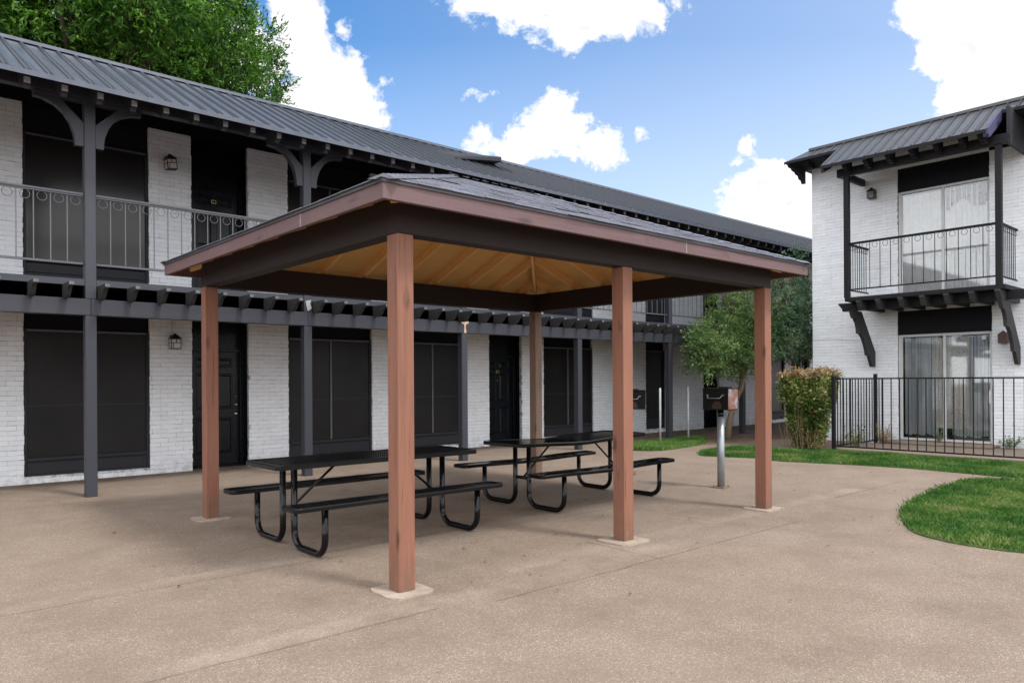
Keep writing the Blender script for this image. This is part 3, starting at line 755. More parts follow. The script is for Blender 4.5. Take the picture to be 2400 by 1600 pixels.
# ================================================================== LONG APARTMENT BUILDING
YC, YW = 11.45, 13.6
B1 = thing('apartment_building', 'long two storey white brick apartment block with a covered balcony walk', 'apartment building', (12, 13.6, 0))
XA, XB = -5.0, 31.0
WINS = [(1.93, 3.75), (6.25, 8.10), (8.80, 10.55), (13.09, 14.95), (17.22, 18.16), (24.3, 25.2)]
DOORS = [(4.45, 5.47), (11.29, 12.34), (20.12, 21.01), (26.02, 27.06)]
random.seed(3)
mb = MB(); bricks(mb, 1, YW, -1, XA, XB, 0, 2.65, [(a, b, .11, 2.66) for a, b in WINS] + [(a, b, -.1, 2.66) for a, b in DOORS])
mb.build('wall', ['brick', 'mortar'], B1)
mb = MB(); bricks(mb, 1, YW, -1, XA, XB, 2.985, 5.92, [(a, b, 2.9, 5.93) for a, b in WINS + DOORS])
mb.build('wall', ['brick', 'mortar'], B1)
mb = MB(); mb.box(XA, XB, YW + .55, 17.5, 0, 6.5); mb.box(XA, XB, YW - .03, YW + .54, 5.925, 6.45); mb.build('inner_wall', 'dark', B1)
for a, b in WINS + DOORS:      # painted reveal on each side of every opening
    for z0, z1 in ((.0, 2.65), (2.985, 5.92)):
        for p, q in ((a - .05, a - .012), (b + .012, b + .05)):
            mb = MB(); mb.box(p, q, YW + .012, YW + .5, z0, z1); mb.build('reveal', 'doorpaint', B1)

def b1_window(a, b, z0, sill, scr, up):
    """frame part with screen halves and kick panel as sub-parts"""
    y = YW + .035; zt = z0 + (2.42 if not up else 2.50)
    f = MB(); w = .045
    f.bbox(a + .004, a + w, y, y + .06, sill, zt, .004); f.bbox(b - w, b - .004, y, y + .06, sill, zt, .004)
    f.bbox(a + w, b - w, y, y + .06, zt - w, zt, .004); f.bbox(a + w, b - w, y - .03, y + .06, scr - .055, scr, .006)
    wide = (b - a) > 1.2
    fr = f.build('window', 'siding', B1)
    if wide:
        q_ = MB(); q_.bbox((a + b) / 2 - .017, (a + b) / 2 + .017, y + .002, y + .058, scr + .001, zt - w - .001, .004); q_.build('mullion', 'picket_grey', fr)
    q_ = MB(); q_.bbox(a + w + .001, b - w - .001, y - .006, y - .0005, zt - w + .006, zt - .012, .002); q_.build('head_rail', 'picket_grey', fr)
    zm = (scr + zt) / 2 - (.2 if not up else -.12)
    for (p, q) in (((a + w, (a + b) / 2 - .018), ((a + b) / 2 + .018, b - w)) if wide else ((a + w, b - w),)):
        s_ = MB(); s_.box(p + .002, q - .002, y + .030, y + .045, scr + .002, zt - w - .002); s_.build('screen', 'screen_up' if up else 'screen', fr)
        s_ = MB(); s_.box(p + .003, q - .003, y + .020, y + .029, zm - .012, zm + .012); s_.build('screen_bar', 'siding', fr)
    k = MB(); n = 3 if up else 1; h = (scr - .058 - sill) / n
    for i in range(n): k.bbox(a + w + .002, b - w - .002, y + .012 + .004 * i, y + .05, sill + i * h + .002, sill + (i + 1) * h - (.004 if n > 1 else .0), .004)
    if not up: k.bbox(a + w + .05, b - w - .05, y + .004, y + .02, sill + .03, scr - .085, .006)
    k.build('kick_panel', 'siding', fr)
    t = MB(); t.box(a + .004, b - .004, y + .07, y + .10, zt + .001, 2.65 if not up else 5.92); t.build('head_panel', 'soffit', fr)
    return fr
for a, b in WINS:
    b1_window(a, b, 0, .115, .40, False); b1_window(a, b, 2.985, 2.99, 3.52, True)

def b1_door(a, b, z0, hinge_left, num, ztop):
    y = YW + .30; x0, x1 = a + .05, b - .075; zb, zt = z0 + .045, z0 + 2.10 + .02
    f = MB(); f.bbox(a - .01, x0 - .004, y - .06, y + .08, z0, zt + .06, .004); f.bbox(x1 + .004, b + .01, y - .06, y + .08, z0, zt + .06, .004)
    f.bbox(x0 - .004, x1 + .004, y - .06, y + .08, zt + .004, zt + .06, .004); f.bbox(x0 - .004, x1 + .004, y - .08, y + .08, z0, zb - .006, .004)
    f.box(a - .01, b + .01, y + .02, y + .06, zt + .062, ztop)
    fr = f.build('door_frame', 'doorpaint', B1)
    d = MB(); W = x1 - x0; H = zt - zb; st = .115 * W / .9; cols = [(x0 + st, x0 + W / 2 - st * .42), (x0 + W / 2 + st * .42, x1 - st)]
    rows = [(zb + .20, zb + .86), (zb + 1.02, zb + 1.68), (zb + 1.79, zb + H - .11)]
    xs = [x0, cols[0][0], cols[0][1], cols[1][0], cols[1][1], x1]; zs = [zb, rows[0][0], rows[0][1], rows[1][0], rows[1][1], rows[2][0], rows[2][1], zt]
    for i in range(5):
        for j in range(7):
            xa, xb, za, zb_ = xs[i], xs[i + 1], zs[j], zs[j + 1]
            if i in (1, 3) and j in (1, 3, 5):     # recessed moulded panel
                q = [(xa, za), (xb, za), (xb, zb_), (xa, zb_)]
                def ring(m_, dy): return [(xa + m_, y + dy, za + m_), (xb - m_, y + dy, za + m_), (xb - m_, y + dy, zb_ - m_), (xa + m_, y + dy, zb_ - m_)]
                R = [ring(0, 0), ring(.014, .014), ring(.03, .014), ring(.055, .002)]
                o = len(d.v)
                for r_ in R: d.v += r_
                for r_ in range(3):
                    for k in range(4): d.face([o + r_ * 4 + k, o + r_ * 4 + (k + 1) % 4, o + r_ * 4 + 4 + (k + 1) % 4, o + r_ * 4 + 4 + k])
                d.face([o + 12, o + 13, o + 14, o + 15])
            else: d.add([(xa, y, za), (xb, y, za), (xb, y, zb_), (xa, y, zb_)], [(0, 1, 2, 3)])
    d.box(x0, x1, y + .02, y + .045, zb, zt)
    dr = d.build('door', 'doorpaint', fr)
    return fr, dr, x0, x1, y, zb
def knob(parent, x, y, z, r=.028, name='door_knob'):
    k = MB(); k.tube([(x, y, z), (x, y - .012, z), (x, y - .013, z), (x, y - .03, z), (x, y - .045, z), (x, y - .06, z), (x, y - .066, z)], [r * 1.1, r * 1.1, r * .5, r * .5, r, r * .85, r * .3], 12)
    return k.build(name, 'chrome', parent, True)
def plate(parent, x, y, z, name='number_plate', w=.045, h=.032, digits='3'):
    k = MB(); k.bbox(x - w, x + w, y - .006, y - .001, z - h, z + h, .002); p = k.build(name, 'brass', parent)
    k = MB(); k.bbox(x - w * .78, x + w * .78, y - .0075, y - .0062, z - h * .68, z + h * .68, .0005); k.build('plate_field', 'dark', parent)
    return p
for (a, b), side in zip(DOORS, (1, -1, 1, 1)):
    fr, dr, x0, x1, y, zb = b1_door(a, b, 0, side > 0, '3', 2.65)
    kx = x1 - .065 if side > 0 else x0 + .065
    knob(fr, kx, y, zb + .93); knob(fr, kx, y, zb + 1.10, .022, 'deadbolt'); knob(fr, kx - .01, y, zb + 1.26, .012, 'deadbolt')
    plate(fr, (x0 + x1) / 2, y, zb + 1.735)
    k = MB(); k.tube([((x0 + x1) / 2, y + .001, zb + 1.52), ((x0 + x1) / 2, y - .01, zb + 1.52)], .012, 10); k.build('peephole', 'chrome', fr, True)
    fr, dr, x0, x1, y, zb = b1_door(a, b, 2.985, side > 0, '3', 5.92)
    knob(fr, x1 - .065, y, zb + .93); plate(fr, (x0 + x1) / 2, y, zb + 1.86)

# columns, beam, deck, joists
CX = [-.85, 2.41, 5.61, 8.89, 12.16, 15.52, 18.95, 22.26, 25.6]
mb = MB(); mb.bbox(CX[0] - .07, CX[0] + .07, YC, YC + .14, 0, 2.489, .007); c0 = mb.build('column', 'char_z', B1)
mb = MB(); mb.bbox(CX[0] - .07, CX[0] + .07, YC, YC + .14, 2.716, 5.458, .007); c1 = mb.build('column', 'char_z', B1)
for x in CX[1:]: dup_part(c0, B1, (x - CX[0], 0, 0)); dup_part(c1, B1, (x - CX[0], 0, 0))
prev = XA
for x in CX[1:] + [XB]:      # beam lengths butt over the columns
    mb = MB(); mb.bbox(prev + .0015, x - .0015, YC - .004, YC + .142, 2.49, 2.715, .006); mb.build('balcony_beam', 'char_x', B1); prev = x
mb = MB(); mb.bbox(XA, XB, YC + .02, YC + .06, 2.895, 2.985, .004); mb.build('deck_edge', 'char_x', B1)
mb = MB(); mb.box(XA, XB, YC + .062, YW - .035, 2.91, 2.98); mb.build('balcony_deck', 'soffit', B1)
mb = MB(); mb.box(XA, XB, YC + .2, YW - .035, 2.655, 2.70); mb.build('walkway_ceiling', 'soffit', B1)
def tail_poly(y0):
    return [(y0 - .42, 2.893), (y0 - .42, 2.852), (y0 - .40, 2.838), (y0 - .345, 2.832), (y0 - .30, 2.812), (y0 - .25, 2.772), (y0 - .21, 2.732), (y0 - .16, 2.704), (y0 - .09, 2.696), (y0 - .02, 2.718), (y0 + .02, 2.72), (y0 + .02, 2.893)]
mb = MB(); mb.prism(tail_poly(YC), 0, -.029, .029, 0, 1); J0 = mb.build('joist', ['char_tail', 'grey_end'], B1)
jx = []
k = -9
while True:
    x = 1.70 + .3985 * k; k += 1
    if x < XA + .3: continue
    if x > 27.5: break
    near = min(CX, key=lambda c: abs(c - x))
    if abs(x - near) < .095: x = near + .11 * (1 if x >= near else -1)
    jx.append(x)
J0.location = (jx[0], 0, 0)
J0.location = Vector((jx[0], 0, 0))
for x in jx[1:]:
    c = J0.copy(); COL.objects.link(c); c.parent = B1; c.location = (x, 0, 0)
mb = MB(); mb.prism([(11.5, 2.72), (13.2, 2.72), (13.2, 2.89), (11.5, 2.89)], 0, 1.16, 1.24); j = mb.build('joist', 'tan_joist', B1); j['label'] = 'unpainted tan replacement joist'
# bare patches where the beams meet two columns
mb = MB(); pts = [(8.80, 2.715), (8.98, 2.72), (8.97, 2.68), (8.915, 2.665), (8.905, 2.60), (8.925, 2.50), (8.865, 2.495), (8.875, 2.6), (8.865, 2.66), (8.81, 2.68)]
mb.prism(pts, 1, YC - .014, YC - .0045); mb.build('bare_wood_patch', 'barewood', B1)
mb = MB(); pts = [(5.56, 2.90), (5.66, 2.92), (5.64, 2.85), (5.67, 2.78), (5.6, 2.73), (5.58, 2.8)]
mb.prism(pts, 1, YC - .012, YC - .001); mb.build('bare_wood_patch', 'pale_end', B1)

# railings, one per bay, with little open rings under the top rail
def ring(mb, c, r, axis, k=0, gap=.9, seg=12, t=.0045):
    a0 = math.pi / 2 + gap / 2; a1 = math.pi / 2 + 2 * math.pi - gap / 2; path = []
    for i in range(seg + 1):
        a = a0 + (a1 - a0) * i / seg; u, w = r * math.cos(a), r * math.sin(a)
        path.append((c[0] + u, c[1], c[2] + w) if axis == 0 else (c[0], c[1] + u, c[2] + w))
    mb.tube(path, t, 5, k, cap=True)
def railing(axis, fixed, u0, u1, zb, zt, parent, pitch=.195, name='railing', mats=('rail', 'picket_grey'), first=None):
    mb = MB()
    def bb(ua, ub, ha, hb, za, zb_, k):
        if axis == 0: mb.bbox(ua, ub, fixed - ha, fixed + hb, za, zb_, .003, k)
        else: mb.bbox(fixed - ha, fixed + hb, ua, ub, za, zb_, .003, k)
    bb(u0, u1, .028, .028, zt - .028, zt, 0); bb(u0, u1, .016, .016, zt - .05, zt - .0285, 0); bb(u0, u1, .014, .014, zb, zb + .03, 0)
    n = max(1, round((u1 - u0) / pitch)); p = (u1 - u0) / n
    for i in range(n):
        u = u0 + p * (i + .5)
        if i > 0: bb(u0 + p * i - .007, u0 + p * i + .007, .007, .007, zb + .03, zt - .05, 1)
        c = (u, fixed, zt - .05 - .06) if axis == 0 else (fixed, u, zt - .05 - .06)
        ring(mb, c, min(.058, p * .36), axis, 1)
    return mb.build(name, list(mats), parent)
for a, b in zip(CX, CX[1:]): railing(0, 11.52, a + .072, b - .072, 3.185, 4.165, B1)

# header, brackets, roof
mb = MB(); mb.bbox(XA, XB, YC - .004, YC + .145, 5.46, 5.72, .006)
for x in CX: mb.bbox(x - .66, x + .66, YC + .004, YC + .135, 5.405, 5.459, .006)
mb.build('header_beam', 'char_x', B1)
def brk(s):
    P_ = [(.071, 4.80), (.175, 4.80), (.178, 4.87), (.19, 4.97), (.235, 5.10), (.31, 5.215), (.41, 5.30), (.53, 5.348), (.66, 5.365), (.66, 5.404), (.36, 5.404), (.071, 5.115)]
    mb = MB(); mb.prism([(CX[0] + s * x, z) for x, z in P_], 1, YC + .02, YC + .12); return mb.build('bracket', 'char_x', B1)
for s in (-1, 1):
    b0 = brk(s)
    for x in CX[1:]: dup_part(b0, B1, (x - CX[0], 0, 0))
SL = .522
def zroof(y): return 5.47 + SL * (y - 10.85)
YE, YT = 10.72, 13.08
mb = MB()
prof = [(YE, zroof(YE)), (YT, zroof(YT)), (YT + .25, zroof(YT) + .02), (17.6, zroof(YT) - .05), (17.6, zroof(YT) - .12), (YT + .2, zroof(YT) - .05), (YT, zroof(YT) - .045), (YE, zroof(YE) - .045)]
mb.prism(prof, 0, XA, XB)
x = 1.83 - .2345 * 29; ribs = []
while x < XB - .1:
    if x > XA + .05:
        pts = []
        for y in (YE - .004, YT - .01):
            z = zroof(y); pts += [(x - .026, y, z), (x - .012, y, z + .032), (x + .012, y, z + .032), (x + .026, y, z)]
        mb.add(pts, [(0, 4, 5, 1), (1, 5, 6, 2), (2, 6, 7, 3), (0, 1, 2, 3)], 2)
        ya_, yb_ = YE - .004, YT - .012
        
        for q0, q1 in ((-.046, -.0255), (.0255, .038)): mb.add([(x + q0, ya_, zroof(ya_) + .003), (x + q1, ya_, zroof(ya_) + .003), (x + q1, yb_, zroof(yb_) + .003), (x + q0, yb_, zroof(yb_) + .003)], [(0, 1, 2, 3)], 1)  # flat dark strips along each rib, painted in as its side shade
        for yy in (11.1, 11.7, 12.4): mb.box(x + .115, x + .123, yy, yy + .008, zroof(yy), zroof(yy) + .012)
    x += .2345
mb.build('metal_roof', ['roof', 'rib_shade', 'rib'], B1)
mb = MB(); mb.prism([(YT - .09, zroof(YT - .09) + .026), (YT - .085, zroof(YT) + .03), (YT + .02, zroof(YT) + .062), (YT + .16, zroof(YT) + .065), (YT + .16, zroof(YT) + .03), (YT, zroof(YT) + .028)], 0, XA, XB); mb.build('ridge_cap', 'roof', B1)
mb = MB(); mb.box(XA, XB, YE - .012, YE - .001, zroof(YE) - .06, zroof(YE) + .003); mb.build('eave_trim', 'roof', B1)
def un(y): return zroof(y) - .047
y0 = 10.93
mb = MB(); mb.prism([(y0, un(y0) - .07), (y0, un(y0) - .15), (y0 + .03, un(y0) - .16), (y0 + .05, un(y0) - .165), (y0 + .08, un(y0) - .20), (y0 + .13, un(y0 + .13) - .235), (13.3, un(13.3) - .235), (13.3, un(13.3) - .07)], 0, -.036, .036, 0, 1)
R0 = mb.build('rafter', ['char_y', 'pale_end'], B1)
xr = [1.605 + .411 * k for k in range(-15, 68)]; xr = [x for x in xr if XA < x < XB]
R0.location = (xr[0], 0, 0)
for x in xr[1:]:
    c = R0.copy(); COL.objects.link(c); c.parent = B1; c.location = (x, 0, 0)
# low metal cricket on the roof slope
mb = MB()
def rp(x, y, dz): return (x, y, zroof(y) + dz)
mb.add([rp(8.85, 12.28, .004), rp(9.0, 11.92, .004), rp(10.35, 12.28, .004), rp(8.9, 12.3, .03), rp(9.04, 11.93, .055), (10.36, 12.03, zroof(12.28) + .13), (10.36, 12.03, zroof(12.28) + .04), rp(10.37, 12.6, .02)], [(0, 1, 4, 3), (1, 6, 5, 4), (3, 4, 5, 7), (6, 2, 7, 5), (1, 0, 2, 6)])
mb.build('roof_cricket', 'siding', B1)

# ================================================================== LANTERNS
def lantern(label, loc, face, mat='lantern', tilt=0, glow='milk', conduit=None):
    """face: 'y' = on a wall facing -Y, 'x' = on a wall facing -X; loc = middle of its base on the wall"""
    t = thing('wall_lantern', label, 'wall lantern', loc, 'house shaped wall lanterns')
    def mp(u, w, z): return (loc[0] + u, loc[1] - w, loc[2] + z) if face == 'y' else (loc[0] - w, loc[1] - u, loc[2] + z)
    def bx(mb, u0, u1, w0, w1, z0, z1, k=0):
        p, q = mp(u0, w0, z0), mp(u1, w1, z1); a = [sorted((p[i], q[i])) for i in range(3)]; mb.box(*a[0], *a[1], *a[2], k)
    b = MB(); W, D0, D1, H = .082, .025, .185, .175
    bx(b, -.055, .055, .001, .02, .02, .24); bx(b, -.02, .02, .02, D0, .12, .18)
    for u in (-W, W - .012):
        for w in (D0, D1 - .012): bx(b, u, u + .012, w, w + .012, 0, H)
    for z in (0, H - .012, .098):
        bx(b, -W, W, D1 - .013, D1 + .001, z, z + .011); bx(b, -W - .001, -W + .012, D0 + .013, D1 - .014, z, z + .011); bx(b, W - .012, W + .001, D0 + .013, D1 - .014, z, z + .011)
    for u in (-.006,): bx(b, u, u + .012, D1 - .012, D1 + .002, .11, H - .012)
    bx(b, -W + .03, -W + .04, D1 - .012, D1 + .0015, .011, .098)
    bx(b, -W + .012, W - .012, D0 + .012, D1 - .012, .0015, .006)
    e = .012; o = [mp(-W - e, D0 - e, H), mp(W + e, D0 - e, H), mp(W + e, D1 + e, H), mp(-W - e, D1 + e, H), mp(0, (D0 + D1) / 2 - .01, H + .10), mp(0, (D0 + D1) / 2 + .01, H + .10)]
    b.add(o, [(0, 1, 4), (1, 2, 5, 4), (2, 3, 5), (3, 0, 4, 5), (0, 3, 2, 1)])
    b.build('lantern_body', mat, t)
    g = MB(); bx(g, -W + .013, W - .013, D1 - .008, D1 - .004, .012, H - .013); bx(g, -W + .004, -W + .008, D0 + .013, D1 - .014, .012, H - .013); bx(g, W - .008, W - .004, D0 + .013, D1 - .014, .012, H - .013)
    g.build('lantern_glass', glow, t)
    if conduit:
        c = MB(); c.tube([mp(-.02, .012, .24), mp(-.02, .012, conduit)], .008, 6); c.build('conduit', 'conduit', t, True)
    if tilt:
        t.rotation_euler = (0, tilt, 0) if face == 'y' else (tilt, 0, 0)
    return t
lantern('black house lantern with a white conduit above it on the ground floor pier', (4.13, YW, 2.145), 'y', conduit=.5)
lantern('crooked black lantern with a milky pane on the upper brick pier', (4.09, YW, 5.24), 'y', tilt=-.14)

# ================================================================== CORNER APARTMENT BUILDING
XW = 18.5
B2 = thing('apartment_building', 'white brick apartment block with one small roofed balcony on knee braces', 'apartment building', (XW, 6, 0))
random.seed(5)
mb = MB(); bricks(mb, 0, XW, -1, -4, 9.2, 0, 6.95, [(5.165, 7.115, .10, 3.15), (5.2, 7.1, 3.42, 6.5)]); mb.build('wall', ['brick', 'mortar'], B2)
mb = MB(); bricks(mb, 1, 9.2, 1, XW + .005, 27, 0, 6.95); mb.build('wall', ['brick', 'mortar'], B2)
mb = MB(); mb.box(XW + .9, 27, -4, 9.09, 0, 6.9)
for (a, b, c, d) in ((5.165, 7.115, .10, 3.15), (5.2, 7.1, 3.42, 6.5)):
    mb.box(XW + .105, XW + .9, a - .03, a - .002, c, d); mb.box(XW + .105, XW + .9, b + .002, b + .03, c, d); mb.box(XW + .105, XW + .9, a, b, c - .03, c - .002)
mb.build('inner_wall', 'dark', B2)
def sliding_door(y0, y1, z0, z1, zl, ym):
    x = XW + .045; f = MB()
    f.bbox(x, x + .07, y0 + .002, y0 + .05, z0, z1, .004); f.bbox(x, x + .07, y1 - .05, y1 - .002, z0, z1, .004)
    f.bbox(x - .012, x + .07, y0 + .05, y1 - .05, z1 - .055, z1, .004); f.bbox(x - .02, x + .07, y0 + .05, y1 - .05, z0, z0 + .05, .004)
    f.bbox(x + .006, x + .055, ym - .03, ym + .03, z0 + .05, z1 - .055, .004)
    f.bbox(x + .012, x + .05, y1 - .085, y1 - .052, z0 + .05, z1 - .055, .003)
    fr = f.build('sliding_door', 'alu', B2)
    for a, b in ((y0 + .05, ym - .03), (ym + .03, y1 - .086)):
        g = MB(); g.box(x + .028, x + .034, a + .001, b - .001, z0 + .051, z1 - .056); g.build('glass_pane', 'glass', fr)
    g = MB(); g.box(XW + .012, XW + .05, y0 + .002, y1 - .002, z1 + .002, zl); g.build('head_panel', 'soffit', fr)
    return fr
D_lo = sliding_door(5.167, 7.113, .115, 2.58, 3.148, 6.125)
D_up = sliding_door(5.202, 7.098, 3.44, 5.95, 6.498, 6.145)
h_ = MB(); h_.bbox(XW + .02, XW + .052, 5.205, 5.235, 1.0, 1.28, .004); h_.build('pull_handle', 'conduit', D_lo)
def drape(name, mat, x, y0, y1, z0, z1, amp, wl, parent, hem=None, seg=90, jit=0.0):
    """pleated cloth hanging behind the glass"""
    mb = MB(); ph = random.uniform(0, 6)
    for i in range(seg + 1):
        y = y0 + (y1 - y0) * i / seg
        u = y / wl * 2 * math.pi
        dx = amp * (math.sin(u + ph + .6 * math.sin(u * .37)) + .35 * math.sin(u * 2.3 + 1))
        zb = z0 + (hem(y) if hem else 0)
        mb.v += [(x + dx * .8, y, z1), (x + dx, y, (z1 + zb) / 2), (x + dx * 1.1, y, zb)]
    for i in range(seg):
        for k in range(2): mb.face([i * 3 + k, i * 3 + 3 + k, i * 3 + 4 + k, i * 3 + 1 + k])
    return mb.build(name, mat, parent, True)
drape('curtain', 'curtain', XW + .105, 5.22, 6.13, 3.5, 5.85, .016, .11, D_up); drape('curtain', 'curtain', XW + .108, 6.16, 7.05, 3.5, 5.85, .012, .2, D_up)
drape('valance', 'valance', XW + .094, 5.22, 6.12, 5.42, 5.86, .012, .09, D_up, lambda y: .10 * math.floor(2.2 * math.sin(y * 9) + 1.2) * .5)
mb = MB()   # vertical blinds
y = 5.24
while y < 7.04:
    if not (5.98 < y < 6.32) :
        a = math.radians(random.uniform(8, 30)); w = .041; cx = XW + .135
        dx, dy = math.sin(a) * w, math.cos(a) * w; jz = random.uniform(0, .05)
        mb.add([(cx - dx, y - dy, .22 + jz), (cx + dx, y + dy, .22 + jz), (cx + dx, y + dy, 2.5), (cx - dx, y - dy, 2.5)], [(0, 1, 2, 3)])
    y += .072
mb.build('vertical_blind', 'blind', D_lo)
drape('lace_curtain', 'lace', XW + .115, 5.62, 6.40, .42, 2.48, .02, .12, D_lo)

st_ = MB(); st_.bbox(XW + .066, XW + .071, 5.30, 5.385, 2.40, 2.49, .001); st_.build('sticker', 'conduit', D_lo)
st_ = MB(); st_.tube([(XW - .012, 9.19, 2.55), (XW - .012, 8.6, 2.56), (XW - .012, 8.1, 2.50), (XW - .012, 7.6, 2.53), (XW - .012, 7.3, 2.60), (XW - .012, 7.13, 2.58)], .005, 5); st_.build('cable', 'conduit', B2, True)
# balcony
mb = MB(); mb.bbox(17.15, XW - .035, 4.55, 7.76, 3.337, 3.43, .006); mb.build('balcony_deck', 'ink_y', B2)
def scallop(x0, z0, z1, n=3, dx=.12):
    """stepped-and-scooped front end profile going back in +x from x0 while dropping z1->z0"""
    pts = []; h = (z1 - z0 - .04) / n; pts.append((x0, z1)); z = z1 - .045; pts.append((x0, z)); x = x0
    for i in range(n):
        st = dx / n
        pts += [(x + st * .55, z - h * .12), (x + st * .9, z - h * .5), (x + st, z - h * .85)]; x += st; z -= h
        if i < n - 1: pts.append((x + .001, z))
    pts.append((x + .006, z0)); return pts
prof = scallop(17.09, 3.135, 3.335, 3, .12) + [(XW - .035, 3.135), (XW - .035, 3.335)]
for y in (7.43, 7.01, 6.53, 6.09, 5.62, 5.15, 4.68):
    mb = MB(); mb.prism([(p[0], p[1]) for p in prof], 1, y - .045, y + .045); mb.build('joist', 'char_tail', B2)
mb = MB(); e_ = [(8.07, 3.335), (8.06, 3.29), (8.03, 3.27), (8.01, 3.23), (7.985, 3.21), (7.97, 3.14), (4.3, 3.14), (4.28, 3.21), (4.25, 3.23), (4.23, 3.28), (4.2, 3.335)]
mb.prism(e_, 0, 17.5, 17.59); mb.build('cross_beam', 'ink_y', B2)
BP = [(17.2, 3.131), (17.32, 2.965), (17.40, 2.955), (17.5, 2.86), (17.56, 2.74), (17.575, 2.62), (17.71, 2.60), (17.84, 2.5), (17.96, 2.33), (18.02, 2.2), (18.05, 2.11), (18.16, 2.10), (18.32, 1.84), (18.488, 1.84), (18.488, 2.2), (17.74, 3.131)]
for y in (7.66, 4.67):
    mb = MB(); mb.prism(BP, 1, y - .036, y + .036); mb.build('knee_brace', 'char_tail', B2)
for y in (7.685, 4.625):
    mb = MB(); mb.bbox(17.2, 17.31, y, y + .115, 3.432, 6.248, .006); mb.build('balcony_post', 'ink_z', B2)
IR = ('iron', 'iron')
railing(1, 17.255, 4.742, 7.683, 3.60, 4.70, B2, .222, 'railing', IR)
railing(0, 7.74, 17.312, XW - .12, 3.60, 4.70, B2, .125, 'railing', IR); railing(0, 4.68, 17.312, XW - .06, 3.60, 4.70, B2, .125, 'railing', IR)
mb = MB(); mb.bbox(17.195, 17.315, 4.5, 7.95, 6.25, 6.44, .006); mb.bbox(17.317, XW - .035, 7.83, 7.93, 6.25, 6.40, .005); mb.build('header_beam', 'ink_y', B2)
mb = MB(); mb.box(17.317, XW - .035, 4.50, 4.56, 6.25, 7.0); mb.build('cheek_panel', 'siding', B2)
S2 = .65
def z2(x): return 6.475 + S2 * (x - 16.75)
XE, XM, XT = 16.75, 17.6, 18.02
mb = MB(); t_ = .04
# balcony roof slab and main slab share the slope; hip at the far corner
def slab(pts):
    o = len(mb.v); n = len(pts); mb.v += [(p[0], p[1], z2(p[0])) for p in pts] + [(p[0], p[1], z2(p[0]) - t_) for p in pts]
    mb.face([o + i for i in range(n)]); mb.face([o + n + i for i in reversed(range(n))])
    for i in range(n): j = (i + 1) % n; mb.face([o + i, o + n + i, o + n + j, o + j])
slab([(XE, 4.77), (XM + .001, 4.77), (XM + .001, 8.12), (XE, 8.12)])
slab([(XM, -4.3), (XT, -4.3), (XT, 9.04), (XM, 9.46)])
# hip end and flat top
mb.add([(XM, 9.46, z2(XM)), (XT, 9.04, z2(XT)), (27, 9.04, z2(XT)), (27.4, 9.46, z2(XM)), (XM, 9.46, z2(XM) - t_), (27.4, 9.46, z2(XM) - t_), (XT, 9.04, z2(XT) - .02), (XT, -4.3, z2(XT) - .02), (27, -4.3, z2(XT) - .02)],
       [(0, 3, 2, 1), (0, 4, 5, 3), (6, 2, 8, 7)])
y = 8.12 - .03
ys = []
while y > -4:
    ys.append(y); y -= .243
for y in ys + [8.12 + .21, 8.12 + .45, 8.12 + .69]:
    x0 = XE - .004 if 4.77 < y < 8.12 else XM - .004
    pts = []
    for x in (x0, XT - .01):
        z = z2(x); pts += [(x, y - .026, z), (x, y - .012, z + .032), (x, y + .012, z + .032), (x, y + .026, z)]
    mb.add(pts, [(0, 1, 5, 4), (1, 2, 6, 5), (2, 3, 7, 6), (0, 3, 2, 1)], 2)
    xa_, xb_ = x0, XT - .012
    
    for q0, q1 in ((.0255, .048), (-.040, -.0255)): mb.add([(xa_, y + q0, z2(xa_) + .003), (xb_, y + q0, z2(xb_) + .003), (xb_, y + q1, z2(xb_) + .003), (xa_, y + q1, z2(xa_) + .003)], [(0, 3, 2, 1)], 1)  # painted shade strips on both sides of the rib
    for xx in (16.98, 17.35, 17.8):
        if xx > x0: mb.box(xx, xx + .009, y - .125, y - .116, z2(xx), z2(xx) + .012)
mb.build('metal_roof', ['roof_b', 'rib_shade', 'rib'], B2)
mb = MB(); mb.prism([(XT - .09, z2(XT - .09) + .026), (XT - .085, z2(XT) + .03), (XT, z2(XT) + .06), (XT + .15, z2(XT) + .062), (XT + .15, z2(XT) - .01), (XT, z2(XT) + .002)], 1, -4.3, 9.0); mb.build('ridge_cap', 'roof_b', B2)
mb = MB(); mb.box(XE - .014, XE - .001, 4.77, 8.125, z2(XE) - .065, z2(XE) + .004); mb.box(XM - .014, XM - .001, 8.125, 9.47, z2(XM) - .06, z2(XM) + .004); mb.box(XM - .014, XM - .001, -4.3, 4.765, z2(XM) - .06, z2(XM) + .004); mb.build('eave_trim', 'ink_y', B2)
def barge(y0, y1, xa, xb, mat, drop=.17, n=6):
    lo = []
    for i in range(n):
        xx = xb + (xa - xb) * i / n; st = (xa - xb) / n
        lo += [(xx, z2(xx) - drop * (1 - .45 * i / n) - .05), (xx + st * .5, z2(xx + st * .5) - drop * (1 - .45 * i / n) - .03), (xx + st * .92, z2(xx + st * .92) - drop * (1 - .45 * i / n) - .045)]
    P_ = [(xa, z2(xa) - t_ - .001), (xb, z2(xb) - t_ - .001)] + lo + [(xa, z2(xa) - .085)]
    mb = MB(); mb.prism(P_, 1, y0, y1); return mb.build('bargeboard', mat, B2)
barge(8.06, 8.115, XE + .01, 17.19, 'siding', .2); b_ = barge(4.765, 4.82, XE + .01, 17.9, 'bargeboard', .17, 3)
mb = MB(); mb.prism([(XE - .02, z2(XE) + .01), (17.62, z2(17.62) + .03), (17.62, z2(17.62) - .20), (17.3, z2(17.3) - .22), (XE + .06, z2(XE) - .16), (XE - .01, z2(XE) - .10)], 1, 4.715, 4.762); mb.build('bargeboard', 'bargeboard', B2)
